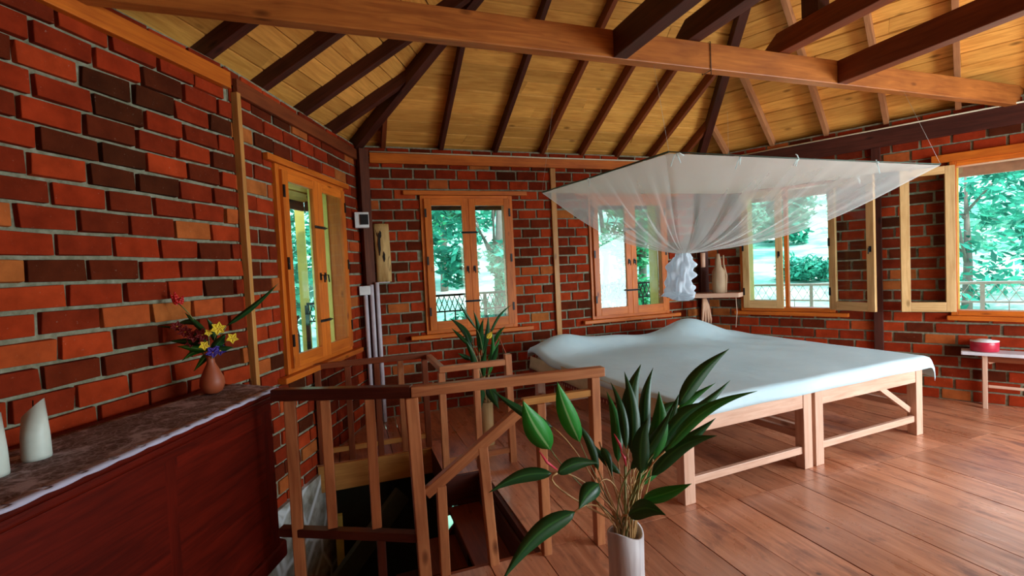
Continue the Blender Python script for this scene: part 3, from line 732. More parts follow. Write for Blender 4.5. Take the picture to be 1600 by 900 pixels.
def sheet():
    mb = MB(MBED); W, Dp = 2.52, 2.12; nx, ny = 96, 84
    def prof(e, drop):             # distance past the edge -> (outward, down)
        if e <= 0: return 0, 0
        r = .035
        if e < r*1.57: return r*sin(e/r), r*(1-cos(e/r))
        return r + .05*(e-r*1.57), r+(e-r*1.57)
    dl, dr, df, db = .075, .2, .115, .12
    X = [-dl + (W+dl+dr)*i_/nx for i_ in range(nx+1)]; Y = [-df + (Dp+df+db)*j/ny for j in range(ny+1)]
    P = {}
    for i_, x in enumerate(X):
        for j, y in enumerate(Y):
            ox, dx_ = prof(-x, 0) if x < 0 else prof(x-W, 0); oy, dy_ = prof(-y, 0) if y < 0 else prof(y-Dp, 0)
            px = -ox if x < 0 else (W+ox if x > W else x); py = -oy if y < 0 else (Dp+oy if y > Dp else y)
            z = .645 - sqrt(dx_*dx_+dy_*dy_) if min(dx_, dy_) > 0 else .645-max(dx_, dy_)
            cx, cy = min(max(x, 0), W), min(max(y, 0), Dp)
            def g(ax, ay, sx, sy, h): return h*math.exp(-((cx-ax)/sx)**2-((cy-ay)/sy)**2)
            z += g(1.88, 1.92, .4, .27, .21) + g(.25, 2.0, .32, .2, .15) + g(.85, 2.05, .5, .18, .1) + g(1.2, 1.3, .5, .5, .025) - g(1.3, .9, .7, .4, .015)
            # soft wrinkles running down from the hump
            z += .011*sin(16*(cx-1.7)+11*(cy-1.9))*math.exp(-((cx-1.95)/.45)**2-((cy-1.4)/.5)**2)
            z += .003*sin(7*cx+3*cy)*sin(5*cy-2*cx)
            if x > W: px += .045*min(1, dx_/.1)
            if x < 0 or x > W: px += (.02*sin(6*y+1)+.012*sin(15*y))*(min(1, max(dx_, 0)/.1)); z += .012*sin(5*y)*min(1, dx_/.1)
            if y < 0: py -= (.004*sin(9*x))*min(1, dy_/.1)
            if x < 0 and y > Dp*.8: px -= .05*((y-Dp*.8)/(Dp*.2+db))*min(1, dx_/.12); z += .0
            P[i_, j] = (px, py, z)
    for i_ in range(nx):
        for j in range(ny): mb.quad([P[i_, j], P[i_+1, j], P[i_+1, j+1], P[i_, j+1]], [(0, 0)]*4, True)
    t = NT('white_cotton', .85, .2); n = t.noise(t.coord(), 3, 4); t.base(t.ramp(n, [(.3, (.5, .67, .74)), (.7, (.58, .74, .8))])); n = t.noise(t.coord(), 6, 5, .5, 1); t.bump(n, .25, .02)
    sh = mb.build('bed_sheet', t.m, solid=.003, merge=True, label='white cotton sheet draped over both beds with pillow humps underneath', cat='sheet')
    bs = thing('bedspread', MBED @ V((-.05, 1.05, .46)), 'beige bedspread with a maroon saw-tooth fringe hanging at the left side of the bed', 'bedspread')
    p_ = MB(MBED); nn = 60; P = {}
    for k in range(nn+1):
        y = .06+2.03*k/nn
        for q in range(5): P[k, q] = (-.036-.012*q*.5+.006*sin(y*9+q*.3), y, .625-.03*q)
    for k in range(nn):
        for q in range(4): p_.quad([P[k, q], P[k+1, q], P[k+1, q+1], P[k, q+1]], None, True)
    p_.build('side_panel', plain('beige_cotton', (.5, .4, .24), .9), bs, solid=.004, merge=True)
    f = MB(MBED)
    for k in range(50):
        y = .08+k*.04; x = -.062
        f.quad([(x, y, .506), (x, y+.04, .506), (x-.002, y+.02, .462)])
    f.build('fringe', plain('maroon_fringe', (.14, .02, .015), .9), bs, solid=.003)
sheet()

# ------------------------------------------------------------------ mosquito net
def net_mat(name, op, colr=(.82, .92, .92)):
    t = NT(name); n = t.n; n.remove(t.b); o_ = n['Material Output']
    tp = t.add('ShaderNodeBsdfTransparent'); df = t.add('ShaderNodeBsdfDiffuse'); tl = t.add('ShaderNodeBsdfTranslucent')
    df.inputs[0].default_value = (*colr, 1); tl.inputs[0].default_value = (*colr, 1)
    a = t.add('ShaderNodeMixShader'); a.inputs[0].default_value = .5; t.link(df.outputs[0], a.inputs[1]); t.link(tl.outputs[0], a.inputs[2])
    lw = t.add('ShaderNodeLayerWeight'); lw.inputs[0].default_value = .45
    mr = t.add('ShaderNodeMapRange'); mr.inputs['To Min'].default_value = op; mr.inputs['To Max'].default_value = min(1, op+.34); t.link(lw.outputs['Facing'], mr.inputs['Value'])
    b = t.add('ShaderNodeMixShader'); t.link(mr.outputs[0], b.inputs[0]); t.link(tp.outputs[0], b.inputs[1]); t.link(a.outputs[0], b.inputs[2]); t.link(b.outputs[0], o_.inputs[0])
    return t.m
def net():
    N, E, S, W = V((1.906, 2.45, 2.165)), V((4.39, 2.41, 2.15)), V((4.39, 4.55, 2.285)), V((1.957, 4.55, 2.274))
    K_ = V((2.85, 3.5, 1.575))
    r = thing('mosquito_net', (2.85, 3.5, 1.17), 'white mosquito net knotted up under its square frame above the bed', 'mosquito net')
    mb = MB(); nn = 28; P = {}
    for i_ in range(nn+1):
        for j in range(nn+1):
            a, b = i_/nn, j/nn; p = (N.lerp(E, a)).lerp(W.lerp(S, a), b); p.z -= .035*sin(pi*a)*sin(pi*b) - .004*sin(a*30)*sin(b*22); P[i_, j] = p
    for i_ in range(nn):
        for j in range(nn): mb.quad([P[i_, j], P[i_+1, j], P[i_+1, j+1], P[i_, j+1]], [(0, 0)]*4, True)
    mb.build('net_canopy', net_mat('net_canopy_cotton', .93, (.93, 1., .96)), r, merge=True)
    mb = MB(); per = 4*54; ns = 22; cs = [N, E, S, W]; random.seed(3)
    ph = [random.uniform(0, 6) for _ in range(4)]
    def edge(k):
        t_ = k/per*4; q = int(t_) % 4; f_ = t_-int(t_); return cs[q].lerp(cs[(q+1) % 4], f_), t_*pi/2
    P = {}
    for k in range(per):
        p, th = edge(k)
        ang = math.atan2(p.y-K_.y, p.x-K_.x)
        fold = .5*sin(ang*23+ph[0])+.3*sin(ang*41+ph[1])+.25*sin(ang*67+ph[2])
        d = V((cos(ang), sin(ang), 0)); tn = V((-d.y, d.x, 0))
        for s_ in range(ns+1):
            u = s_/ns; ue = u**.92
            kr = .05
            q = p*(1-ue) + (K_+d*kr)*ue
            q.z = p.z*(1-ue)+K_.z*ue - .13*sin(pi*u)*(.6+.4*min(1, (p-K_).length/1.6)) + (.05 if False else 0)
            amp = .035*sin(pi*min(1, u*1.1)) if u < .9 else .012
            q += V((0, 0, 1))*fold*amp*.55 + tn*fold*amp*.7
            P[k, s_] = q
    for k in range(per):
        k2 = (k+1) % per
        for s_ in range(ns): mb.quad([P[k, s_], P[k2, s_], P[k2, s_+1], P[k, s_+1]], [(0, 0)]*4, True)
    mb.build('net_skirt', net_mat('sheer_net', .11, (.97, 1., 1.)), r, merge=True)
    mb = MB(); n = 60; rows = 30; P = {}
    for s_ in range(rows+1):
        u = s_/rows; rad = .05+.035*sin(pi*min(1, u*1.6)) + .09*u**.8
        if u < .08: rad = .062
        for j in range(n):
            g_ = 2*pi*j/n; rr = rad*(1+.16*sin(7*g_+5*u)+.1*sin(13*g_-8*u)+.09*sin(19*u+3*g_)) + (.02*sin(28*u) if cos(g_-.1) > .2 else 0)
            z = K_.z - u*.38 + (.05*cos(g_+2.6)*u)
            P[s_, j] = V((K_.x-.02-.06*u+rr*cos(g_)*.85, K_.y+rr*sin(g_)*.85, z))
    for s_ in range(rows):
        for j in range(n): mb.quad([P[s_, j], P[s_, (j+1) % n], P[s_+1, (j+1) % n], P[s_+1, j]], [(0, 0)]*4, True)
    c = V((K_.x-.08, K_.y, K_.z-.37))
    for j in range(n): mb.quad([P[rows, j], P[rows, (j+1) % n], c])
    mb.build('net_knot', net_mat('gathered_net', .82, (.8, .87, .95)), r, merge=True)
    rod = plain('dark_frame_rod', (.05, .08, .06), .6)
    for a, b in ((N, E), (E, S), (S, W), (W, N)):
        mb = MB(); mb.tube([a+V((0, 0, .01)), a.lerp(b, .5)+V((0, 0, .004)), b+V((0, 0, .01))], .0065 if (a, b) != (N, E) else .004, 6); mb.build('frame_rod', rod, r)
    random.seed(8)
    for a, b, t_ in ((N, E, .02), (N, E, .22), (N, E, .42), (N, E, .72), (E, S, .3), (E, S, .6), (W, N, .5)):
        p = a.lerp(b, t_); mb = MB()
        for k in range(3):
            e_ = V((random.uniform(-.05, .05), random.uniform(-.02, .02), random.uniform(-.09, .03))); mb.tube([p, p+e_*.5+V((0, 0, .01)), p+e_], .0035, 5)
        mb.build('tie', net_mat('tie_cloth', .95), r)
    cord = plain('white_cord', (.6, .6, .55), .8)
    for p, q in ((N+V((0, 0, .01)), V((1.93, 2.6, 2.77))), (E+V((0, 0, .01)), V((4.3, 2.6, 2.77))), (S+V((0, 0, .01)), V((4.25, 4.4, 3.2))), (W+V((0, 0, .01)), V((2.08, 4.45, 3.16)))): 
        mb = MB(); mb.tube([p, q], .0008, 5); mb.build('hanging_cord', cord, r)
    mb = MB(); x = 2.37; mb.tube([(x, 2.585, 2.76), (x, 2.585, 2.95), (x, 2.67, 2.955), (x+.004, 2.672, 2.765), (x, 2.585, 2.762), (x-.01, 2.575, 2.73)], .003, 5)
    mb.build('cord_loop', METAL, label='dark string tied round the tie beam above the net', cat='string')
net()

# ------------------------------------------------------------------ bamboo vases and cut leaves
FRONT = [((0.79, 1.87, 0.72), (0.66, 1.81, 0.95), 0.099, 1), ((0.93, 1.87, 0.73), (0.82, 1.82, 1.0), 0.079, 1), ((1.16, 1.84, 0.69), (1.26, 1.88, 1.01), 0.075, 0), ((1.35, 1.73, 0.87), (1.6, 1.71, 1.08), 0.062, 0), ((1.26, 1.86, 0.65), (1.37, 1.94, 0.97), 0.053, 0),
 ((1.2, 1.72, 0.66), (1.21, 1.68, 0.94), 0.074, 2), ((1.19, 1.62, 0.73), (1.45, 1.43, 0.97), 0.044, 2), ((1.29, 1.85, 0.68), (1.69, 1.82, 0.9), 0.059, 0), ((1.23, 1.71, 0.71), (1.44, 1.65, 0.88), 0.074, 0), ((1.16, 1.68, 0.61), (1.34, 1.52, 0.79), 0.064, 0), ((1.12, 1.69, 0.51), (1.24, 1.55, 0.61), 0.054, 2),
 ((1.06, 1.71, 0.45), (1.11, 1.54, 0.52), 0.072, 0), ((0.83, 1.74, 0.5), (0.51, 1.68, 0.35), 0.071, 0), ((0.77, 1.82, 0.64), (0.52, 1.85, 0.6), 0.054, 0), ((0.95, 1.75, 0.59), (0.83, 1.69, 0.54), 0.072, 0), ((0.79, 1.81, 0.64), (0.97, 1.8, 0.65), 0.054, 0), ((1.12, 1.8, 0.69), (1.13, 1.92, 0.94), 0.039, 0),
 ((1.08, 1.71, 0.64), (1.22, 1.62, 0.89), 0.048, 0), ((0.82, 1.91, 0.8), (0.6, 2.0, 0.96), 0.042, 0), ((1.02, 1.84, 0.7), (1.03, 1.78, 0.6), 0.034, 0), ((1.2, 1.87, 0.48), (1.44, 1.9, 0.64), 0.071, 2), ((1.11, 1.68, 0.63), (1.13, 1.65, 0.85), 0.069, 0), ((1.3, 1.85, 0.74), (1.45, 1.85, 0.84), 0.065, 0), ((1.09, 1.81, 0.58), (1.0, 1.9, 0.71), 0.034, 0),
 ((1.15, 1.8, 0.66), (1.19, 1.9, 0.98), 0.06, 0), ((1.25, 1.78, 0.7), (1.52, 1.72, 0.93), 0.05, 2), ((1.17, 1.74, 0.62), (1.33, 1.72, 0.9), 0.07, 0), ((1.2, 1.76, 0.6), (1.46, 1.66, 0.8), 0.06, 0), ((1.1, 1.84, 0.62), (1.14, 1.98, 0.88), 0.05, 2), ((1.0, 1.84, 0.6), (0.93, 1.9, 0.8), 0.035, 0)]
LEAF_M = leaf_mat('mid_leaf', (.012, .1, .02), (.03, .24, .035), (.1, .4, .08))
def plant(name, root, mouth_, data, lab, stem_r, droopf=.0):
    p = thing(name, root, lab, 'cut leaves')
    mats = [LEAF_D, LEAF_B, LEAF_M]; random.seed(21)
    for (b, t, w, mi) in data:
        mb = MB(); L = (V(t)-V(b)).length
        leaf(mb, b, V(t)+(V(t)-V(b))*.08, w*1.1, 14, L*random.uniform(.02, .09), .22); lf = mb.build('leaf', mats[mi], p, solid=.0009, merge=True)
        m_ = V(mouth_)+V((random.uniform(-.03, .03), random.uniform(-.03, .03), 0))
        foot = m_+V((random.uniform(-.01, .01), 0, -.16))
        dd = (V(t)-V(b)).normalized(); c = V(b)-dd*.5*min((V(b)-m_).length, .25)
        pts = [foot, m_] + [m_*(1-q)**2 + c*2*q*(1-q) + V(b)*q*q for q in [k/8 for k in range(1, 9)]]
        mb = MB(); mb.tube(pts, stem_r*random.uniform(.8, 1.2), 6); mb.build('stalk', random.choice([STEM_TAN, STEM, STEM_TAN]), p)
    return p
FV = (1.095, 1.795)
pf = plant('ginger_leaves', (FV[0], FV[1], .17), (FV[0], FV[1], .33), FRONT, 'tall dark green ginger leaves with pink buds in the front bamboo vase', .0035)
PINK = plain('pink_bud', (.75, .05, .1), .4)
for pts in (((1.05, 1.78, .775), (1.07, 1.77, .73), (1.075, 1.765, .70)), ((1.07, 1.765, .70), (1.085, 1.76, .67), (1.09, 1.76, .635)), ((.72, 1.83, .74), (.75, 1.82, .69), (.79, 1.81, .655))):
    mb = MB(); mb.tube(pts, [.003, .011, .004], 8, flat=.6); mb.build('pink_bud', PINK, pf)
mb = MB(); mb.tube([(FV[0], FV[1], .2), (1.085, 1.77, .45), (1.088, 1.762, .64)], .005, 6); mb.build('stalk', STEM, pf)
random.seed(4)
for k in range(12):
    a = random.uniform(0, 6.28); mb = MB(); mb.tube([(FV[0]+.03*cos(a), FV[1]+.03*sin(a), .2), (FV[0]+.05*cos(a), FV[1]+.05*sin(a), .36), (FV[0]+.11*cos(a)-.03, FV[1]+.1*sin(a), .5+random.uniform(-.05, .1))], .003, 6); mb.build('stalk', STEM_TAN, pf)
def bamboo(x, y, r, h, lab, mat, cutamt):
    mb = MB(); n = 32; prof = [(r*1.02, 0), (r*1.0, h*.1), (r*.97, h*.5), (r, h), (r*.86, h), (r*.84, h*.3), (.002, h*.28)]
    base = len(mb.v)
    for k, (rr, z) in enumerate(prof):
        for j in range(n):
            g_ = 2*pi*j/n; zz = z + (cutamt*cos(2*(g_-.6)) if k in (3, 4) else 0); mb.v.append(V((x+rr*cos(g_), y+rr*sin(g_), zz)))
    for k in range(len(prof)-1):
        for j in range(n):
            j2 = (j+1) % n; mb.f.append((base+k*n+j, base+k*n+j2, base+(k+1)*n+j2, base+(k+1)*n+j)); mb.uv.append([(z_, q/n*.5) for z_, q in ((prof[k][1], j), (prof[k][1], j+1), (prof[k+1][1], j+1), (prof[k+1][1], j))]); mb.smooth.append(True)
    mb.f.append(tuple(base+j for j in range(n))); mb.uv.append([(0, 0)]*n); mb.smooth.append(False)
    return mb.build('bamboo_vase', mat, label=lab, cat='vase')
bamboo(FV[0], FV[1], .079, .335, 'bleached bamboo vase on the floor in the foreground', wood('bleached_bamboo', (.42, .36, .38), (.72, .68, .7), .5, False, .2), .014)
BV = (1.09, 3.96)
bamboo(BV[0], BV[1], .055, .37, 'tan bamboo vase on the floor behind the stair railing', wood('tan_bamboo', (.5, .33, .15), (.68, .48, .24), .5, False, .2), .0)
BACK = [((1.01, 4.04, 0.88), (0.87, 4.21, 1.08), 0.055, 0), ((1.02, 3.89, 1.01), (0.86, 3.86, 1.27), 0.022, 0), ((1.14, 3.98, 0.91), (1.36, 3.96, 1.18), 0.022, 0), ((1.18, 3.94, 0.88), (1.24, 3.81, 1.02), 0.033, 2), ((0.97, 4.0, 0.87), (0.85, 4.07, 1.01), 0.033, 0), ((1.07, 3.96, 0.82), (1.06, 3.82, 1.09), 0.055, 0), ((0.97, 3.96, 0.75), (0.87, 3.97, 0.81), 0.039, 0), ((1.12, 3.96, 0.74), (1.28, 4.08, 0.9), 0.028, 2), ((1.04, 4.03, 0.69), (0.95, 4.01, 0.98), 0.05, 0), ((1.12, 3.91, 0.67), (1.17, 3.81, 0.87), 0.044, 0),
        ((1.03, 3.93, .5), (1.0, 3.8, .38), .09, 0), ((1.1, 3.9, .52), (1.14, 3.78, .36), .09, 0), ((1.06, 3.9, .6), (1.07, 3.8, .85), .05, 0), ((1.0, 3.95, .6), (.93, 3.9, .9), .05, 0), ((1.12, 3.95, .6), (1.15, 3.9, .95), .05, 2), ((1.05, 3.97, .8), (1.0, 3.9, 1.15), .045, 0), ((1.08, 3.97, .78), (1.13, 3.93, 1.1), .045, 0)]
pb = plant('ginger_leaves', (BV[0], BV[1], .2), (BV[0], BV[1], .36), BACK, 'spiky dark leaves standing in the tan bamboo vase below the middle window', .003)
mb = MB(); mb.tube([(1.12, 3.95, .7), (1.24, 3.92, 1.0), (1.2, 3.92, .97), (1.27, 3.9, .78)], .005, 6); mb.build('stalk', plain('red_stalk', (.4, .08, .04)), pb)
mb = MB(); leaf(mb, (1.1, 3.88, .93), (1.14, 3.86, .99), .05, 6); mb.build('yellow_bract', YEL, pb, solid=.001)

# ------------------------------------------------------------------ wall things in the far left corner
mb = MB(); mb.box((.115, 4.96, 1.99), (.25, 5.04, 2.145)); o = mb.build('meter_box', WHITE, bevel=.006, label='white electric meter box with a dark screen in the left corner', cat='meter box')
o2 = MB(); o2.box((.165, 4.95, 2.02), (.245, 4.9605, 2.12)); o2.build('screen', METAL, o)
mb = MB(); mb.box((.12, 4.98, 1.32), (.225, 5.045, 1.41)); mb.build('junction_box', WHITE, bevel=.004, label='small white junction box on top of the grey pipes', cat='junction box')
for k, (x, y, z1, lab) in enumerate(((.178, 5.01, 1.319, 'grey conduit pipe beneath the junction box, leftmost of three'), (.24, 5.02, 1.42, 'grey conduit pipe in the left corner, middle of three'), (.297, 5.05, 1.44, 'grey conduit pipe in the left corner, rightmost of three'))):
    mb = MB(); mb.tube([(x, y, .002), (x, y, z1)], .021, 12); mb.build('conduit_pipe', GREY, label=lab, cat='pipe')
def slab():
    mb = MB(); n = 20; rows = 14; x, y, z0, h = .375, 5.13, 1.44, .6; P = {}
    t = NT('weathered_log', .7, .3); g = t.noise(t.coord('UV', (.6, 6, 1)), 3, 5, .6, 1); c = t.ramp(g, [(.3, (.32, .17, .05)), (.7, (.66, .44, .18))])
    n2 = t.noise(t.coord('Object', (9, 9, 2.4)), 1.6, 3, .5, .8); c = t.mix(t.ramp(n2, [(.6, (0, 0, 0)), (.66, (1, 1, 1))]), c, (.03, .01, .006)); t.base(c)
    i0 = 0
    for k in range(rows+1):
        for j in range(n):
            g_ = 2*pi*j/n; r = .078*(1+.05*sin(3*g_+k*.3)); mb.v.append(V((x+r*cos(g_), y+.04*sin(g_), z0+h*k/rows)))
    for k in range(rows):
        for j in range(n):
            j2 = (j+1) % n; mb.f.append((k*n+j, k*n+j2, (k+1)*n+j2, (k+1)*n+j)); mb.uv.append([(k*.05, j*.02), (k*.05, j*.02+.02), (k*.05+.05, j*.02+.02), (k*.05+.05, j*.02)]); mb.smooth.append(True)
    for k in (0, rows): mb.f.append(tuple(k*n+j for j in range(n))); mb.uv.append([(0, 0)]*n); mb.smooth.append(False)
    o_ = mb.build('hollow_log', t.m, label='weathered hollow log hung on the far wall beside the corner post', cat='log')
    dk = plain('log_hollow', (.012, .006, .004), .9)
    for (cx, cz, rx, rz) in ((.345, 1.83, .012, .12), (.385, 1.7, .011, .055), (.36, 1.93, .01, .04)):
        mb = MB(); y_ = y-.04*sqrt(max(0, 1-((cx-x)/.078)**2))-.003
        pts = [(cx+rx*cos(2*pi*q/14)*(1+.3*sin(q*2)), y_, cz+rz*sin(2*pi*q/14)) for q in range(14)]; mb.quad(pts); mb.build('knot_hole', dk, o_, solid=.004)
    mb = MB(); mb.box((.315, 5.09, 1.432), (.43, 5.175, 1.44)); mb.build('base_plate', GREY, o_)
slab()

# ------------------------------------------------------------------ corner shelf by the right window
MR = FR['right']
cs = thing('corner_shelf', (4.5, 4.85, 1.0), 'small pale wooden shelf in the far right corner', 'shelf')
mb = MB(); mb.prism([(4.12, 5.0), (4.55, 4.62), (4.70, 4.70), (4.55, 5.02), (4.48, 5.1), (4.16, 5.12)], 1.03, 1.085); mb.build('board', BEDW, cs, bevel=.004)
mb = MB(); mb.bar((4.36, 5.0, .75), (4.36, 5.0, 1.029), .03, .03, (0, 1, 0)); mb.build('bracket', BEAM_DARK, cs)
def driftwood(pts, rad, lab, mat, name, cat, extra=()):
    mb = MB(); mb.tube(pts, rad, 14)
    for e, r in extra: mb.tube(e, r, 8)
    return mb.build(name, mat, label=lab, cat=cat)
DW = wood('driftwood', (.3, .16, .08), (.72, .55, .38), .7, False, .4)
driftwood([(4.45, 4.84, 1.086), (4.45, 4.84, 1.2), (4.455, 4.84, 1.36), (4.45, 4.84, 1.42), (4.45, 4.84, 1.5), (4.45, 4.84, 1.58)], [.075, .08, .075, .04, .036, .02], 'carved driftwood figure standing on the corner shelf', DW, 'driftwood_carving', 'carving',
          extra=((((4.52, 4.8, 1.086), (4.53, 4.79, 1.3), (4.5, 4.8, 1.45), (4.5, 4.8, 1.56)), [.014, .013, .01, .008]),))
driftwood([(4.27, 4.9, 1.42), (4.27, 4.9, 1.6)], [.026, .03], 'short pale wooden stick hanging beneath the net', BEDW, 'hanging_stick', 'stick')
mb = MB()
for dx in (-.05, -.015, .02, .05): mb.tube([(4.27+dx*.3, 4.9, 1.02), (4.27+dx*.7, 4.88, .93), (4.27+dx*1.3, 4.87, .76), (4.27+dx*1.3, 4.87, .7)], [.016, .02, .015, .008], 8)
mb.build('root_carving', plain('pink_root', (.6, .35, .22), .6), label='pale forked root hanging beneath the corner shelf', cat='root')
mb = MB(); mb.tube([(4.54, 4.655, 1.03), (4.545, 4.65, .85), (4.52, 4.65, .66)], .005, 6); mb.build('dangling_string', plain('string', (.6, .42, .3), .8), label='thin string dangling from the right end of the corner shelf', cat='string')

# ------------------------------------------------------------------ bench and tin below the right window
bn = thing('side_bench', MR @ V((3.0, .13, 0)), 'narrow side table with a pale top under the right window', 'side table')
def rb_(name, lo, hi, mat):
    mb = MB(MR); mb.box(lo, hi); mb.build(name, mat, bn, bevel=.004)
TOPM = plain('pale_table_top', (.62, .6, .64), .3)
rb_('table_top', (2.5, .025, .5), (3.9, .25, .53), TOPM)
for u in (2.66, 3.76):
    for d in (.045, .195): rb_('leg', (u-.018, d-.018, 0), (u+.018, d+.018, .499), BEDW)
rb_('apron', (2.68, .185, .44), (3.74, .205, .499), BEAM_MID); rb_('stretcher', (2.68, .19, .2), (3.74, .21, .225), BEDW)
mb = MB(MR); mb.bar((2.68, .175, .44), (2.8, .175, .497), .02, .05, (0, 0, 1)); mb.build('bracket', BEDW, bn)
p = MR @ V((2.66, .13, .531))
mb = MB(); mb.lathe(p, [(.092, 0), (.1, .006), (.1, .085), (.098, .09)], 30); tin = mb.build('round_tin', plain('red_tin', (.5, .02, .05), .3), label='round red tin with a white lid on the side table', cat='tin')
mb = MB(); mb.lathe(p+V((0, 0, .0905)), [(.1, 0), (.102, .006), (.06, .01), (.05, .018), (.03, .02)], 30); mb.build('lid', WHITE, tin)

# ------------------------------------------------------------------ balcony outside
deck = plain('balcony_deck_boards', (.3, .14, .08), .6)
for key, ztop, matr, lab in (('far', 1.22, METAL, 'black iron balcony railing outside the far windows'), ('left', 1.08, METAL, 'black iron balcony railing outside the left window'), ('right', 1.12, plain('glare_pale_iron', (.85, .88, .86), .5), 'iron balcony railing outside the right windows, glare put into its pale colour')):  # right railing's paleness is outdoor glare put into the colour
    M = FR[key]; L = LEN[key]; x0, x1 = (-.65, L+.65)
    if key == 'left': x0 = -2.6
    mb = MB(M); mb.box((x0, -1.25, -.14), (x1, -.17, -.05)); mb.build('balcony_deck', deck, kind='structure')
    r = thing('balcony_railing', M @ V((L/2, -1.12, -.05)), lab, 'railing')
    mb = MB(M); mb.box((x0, -1.14, ztop-.03), (x1, -1.1, ztop)); mb.build('top_rail', matr, r)
    mb = MB(M); mb.box((x0, -1.13, ztop-.24), (x1, -1.11, ztop-.22)); mb.box((x0, -1.13, .05), (x1, -1.11, .07)); mb.build('lower_rail', matr, r)
    lw = .006 if key == 'right' else .01; n = int((x1-x0)/(.2 if key == 'right' else .14)); q = (x1-x0)/n
    mb = MB(M)
    for k in range(n):
        a = x0+q*k; mb.bar((a, -1.12, ztop-.22), (a+q/2, -1.12, ztop-.03), lw, lw, (0, 1, 0)); mb.bar((a+q/2, -1.12, ztop-.03), (a+q, -1.12, ztop-.22), lw, lw, (0, 1, 0))
        mb.bar((a+q/2, -1.12, ztop-.22), (a+q, -1.12, ztop-.03), lw, lw, (0, 1, 0)); mb.bar((a, -1.12, ztop-.03), (a+q/2, -1.12, ztop-.22), lw, lw, (0, 1, 0))
    mb.build('lattice', matr, r)
    for k in range(n+1):
        a = x0+q*k; w_ = .02 if k % 8 == 0 else (.008 if key != 'right' else .005); mb = MB(M); mb.box((a-w_, -1.12-w_, -.05), (a+w_, -1.12+w_, ztop-.24 if k % 8 else ztop-.031)); mb.build('bar', matr, r)
for (x, y, lab) in ((-.49, 6.37, 'yellow veranda post outside the left window, seen through its left pane'), (-.3, 6.8, 'yellow veranda post outside the left window, seen through its right pane')):
    mb = MB(); mb.box((x-.05, y-.05, -2.7), (x+.05, y+.05, 2.5)); mb.build('veranda_post', YELLOW, label=lab, cat='post')

# ------------------------------------------------------------------ hillside, shrubs and trees
def ground():
    mb = MB(); nx, ny = 70, 70; P = {}
    def hz(x, y):
        r = sqrt((x-2)**2+(y-1)**2); ang = math.atan2(y-1, x-2)
        z = -2.75
        z += max(0, min(r, 9)-7.2)*1.1 + max(0, min(r, 24)-9)*.125 + max(0, min(r, 45)-24)*.11 + max(0, r-45)*.3
        return z+.15*sin(x*.5)*cos(y*.4)*min(1, max(0, r-6)/6)
    for i_ in range(nx+1):
        for j in range(ny+1):
            x, y = -60+130*i_/nx, -50+130*j/ny; P[i_, j] = (x, y, hz(x, y))
    for i_ in range(nx):
        for j in range(ny): mb.quad([P[i_, j], P[i_+1, j], P[i_+1, j+1], P[i_, j+1]], None, True)
    t = NT('hillside_grass', .95, .1); n = t.noise(t.coord('Object', (1, 1, 1)), .25, 6, .65); s_ = t.add('ShaderNodeSeparateXYZ'); t.link(t.coord('Object', (.03, .03, .03)), s_.inputs[0])
    c = t.ramp(n, [(.4, (.1, .34, .24)), (.52, (.3, .52, .4)), (.66, (.8, .8, .68))]); t.base(c)
    mb.build('hillside_ground', t.m, kind='structure', merge=True); return hz
hz = ground()
def fol_mat(name, a, b):
    t = NT(name, .6, .3); c = t.ramp(t.island(), [(0, a), (.6, b), (1, tuple(min(1, x*1.5) for x in b))]); t.base(c)
    o_ = t.n['Material Output']; tr = t.add('ShaderNodeBsdfTranslucent'); t.link(c, tr.inputs[0]); mx = t.add('ShaderNodeMixShader'); mx.inputs[0].default_value = .4
    t.link(t.b.outputs[0], mx.inputs[1]); t.link(tr.outputs[0], mx.inputs[2]); t.link(mx.outputs[0], o_.inputs[0]); return t.m
FM = [fol_mat('teal_foliage', (.012, .13, .09), (.07, .46, .32)), fol_mat('green_foliage', (.01, .12, .05), (.07, .44, .2)), fol_mat('pale_foliage', (.06, .3, .22), (.3, .68, .52))]
BARK = plain('tree_bark', (.2, .17, .14), .9)
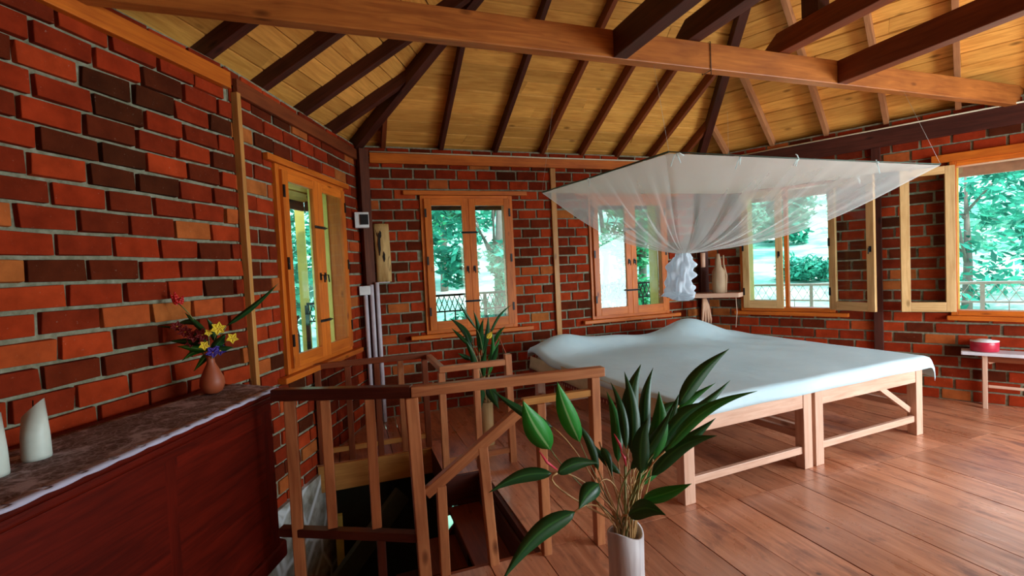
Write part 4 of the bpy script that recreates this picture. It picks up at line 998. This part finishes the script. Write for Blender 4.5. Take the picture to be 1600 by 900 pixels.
def tree(x, y, h, rad, mi, lab, nleaf=2600, ls=.13, low=.25, name='tree'):
    z0 = hz(x, y); r = thing(name, (x, y, z0), lab, 'tree' if name == 'tree' else 'shrub')
    mb = MB(); tp = V((x+random.uniform(-.3, .3), y, z0+h*.8)); mb.tube([(x, y, z0-.2), (x+.1, y, z0+h*.35), tp], [.05*h*.35+.04, .035*h*.35+.03, .02], 8)
    for k in range(5):
        a = random.uniform(0, 6.28); s_ = V((x, y, z0+h*random.uniform(.3, .6))); mb.tube([s_, s_+V((cos(a)*rad*.5, sin(a)*rad*.5, h*.2))], [.04, .012], 6)
    mb.build('trunk', BARK, r)
    mb = MB(); blobs = []
    for k in range(16):
        a = random.uniform(0, 6.28); q = sqrt(random.random())*rad*.75; blobs.append((x+cos(a)*q, y+sin(a)*q, z0+h*(low+(1-low)*random.random()*.9), rad*random.uniform(.28, .5)))
    for k in range(nleaf):
        bx, by, bz, br = random.choice(blobs); d = V((random.gauss(0, 1), random.gauss(0, 1), random.gauss(0, 1))).normalized(); p = V((bx, by, bz))+d*br*random.uniform(.6, 1.05)
        a = V((random.gauss(0, 1), random.gauss(0, 1), random.gauss(0, .5))).normalized(); b = a.cross(d+V((.1, .2, .3))).normalized(); s_ = ls*random.uniform(.6, 1.4)
        mb.quad([p-a*s_, p-b*s_*.38+d*s_*.1, p+a*s_, p+b*s_*.38+d*s_*.1])
    mb.build('foliage', FM[mi], r, recalc=False)
random.seed(77)
tree(-1.6, 10.5, 6.5, 2.4, 0, 'teal-green tree outside the left window', 3600)
tree(.9, 13.5, 6.5, 2.2, 1, 'green bushy tree between the left and middle windows outside', 3000)
tree(4.3, 22.0, 8.5, 3.0, 0, 'teal tree on the lawn behind the left pane of the middle window', 3600, .2, .3)
tree(3.35, 10.8, 6.6, 1.5, 0, 'dense leafy tree behind the right pane of the middle window', 5200, .12, .0)
tree(7.9, 13.6, 6.0, 1.5, 2, 'pale leafy tree behind the window nearest the far right corner', 2300, .13, .1)
tree(7.7, 11.3, 6, 1.1, 1, 'green tree behind the right pane of the second far window', 3200, .13, .05)
tree(17.6, 9.8, 8.5, 2.4, 2, 'tall pale tree outside the rightmost window', 1700, .16, .1)
tree(17.0, 6.6, 8, 2.0, 0, 'teal tree at the right edge outside the rightmost window', 1300, .16, .1)
tree(13.6, 7.0, 4.4, 1.3, 0, 'bushy low tree near the balcony outside the rightmost window', 1100, .12, .05)
tree(30, 26, 4.6, 2.4, 0, 'broad teal tree on the hill outside the right window', 2600, .25, .1)
tree(38, 26, 4.6, 2.6, 0, 'broad dark teal tree farther right on the hill', 2600, .25, .1)
tree(34, 31.5, 5, 2.6, 1, 'green tree on the hill behind the broad teal tree', 2600, .25, .1)
tree(25, 26, 4.2, 2.2, 2, 'pale green tree at the left end of the row on the hill', 2200, .22, .1)
tree(16.5, 13.4, .9, 1.0, 0, 'low round teal shrub on the pale lawn outside the right window', 1600, .12, .05, 'shrub')
tree(1.75, 8.1, 3.0, .7, 1, 'green shrub just beyond the balcony below the middle window', 2000, .08, .2, 'shrub')
#END
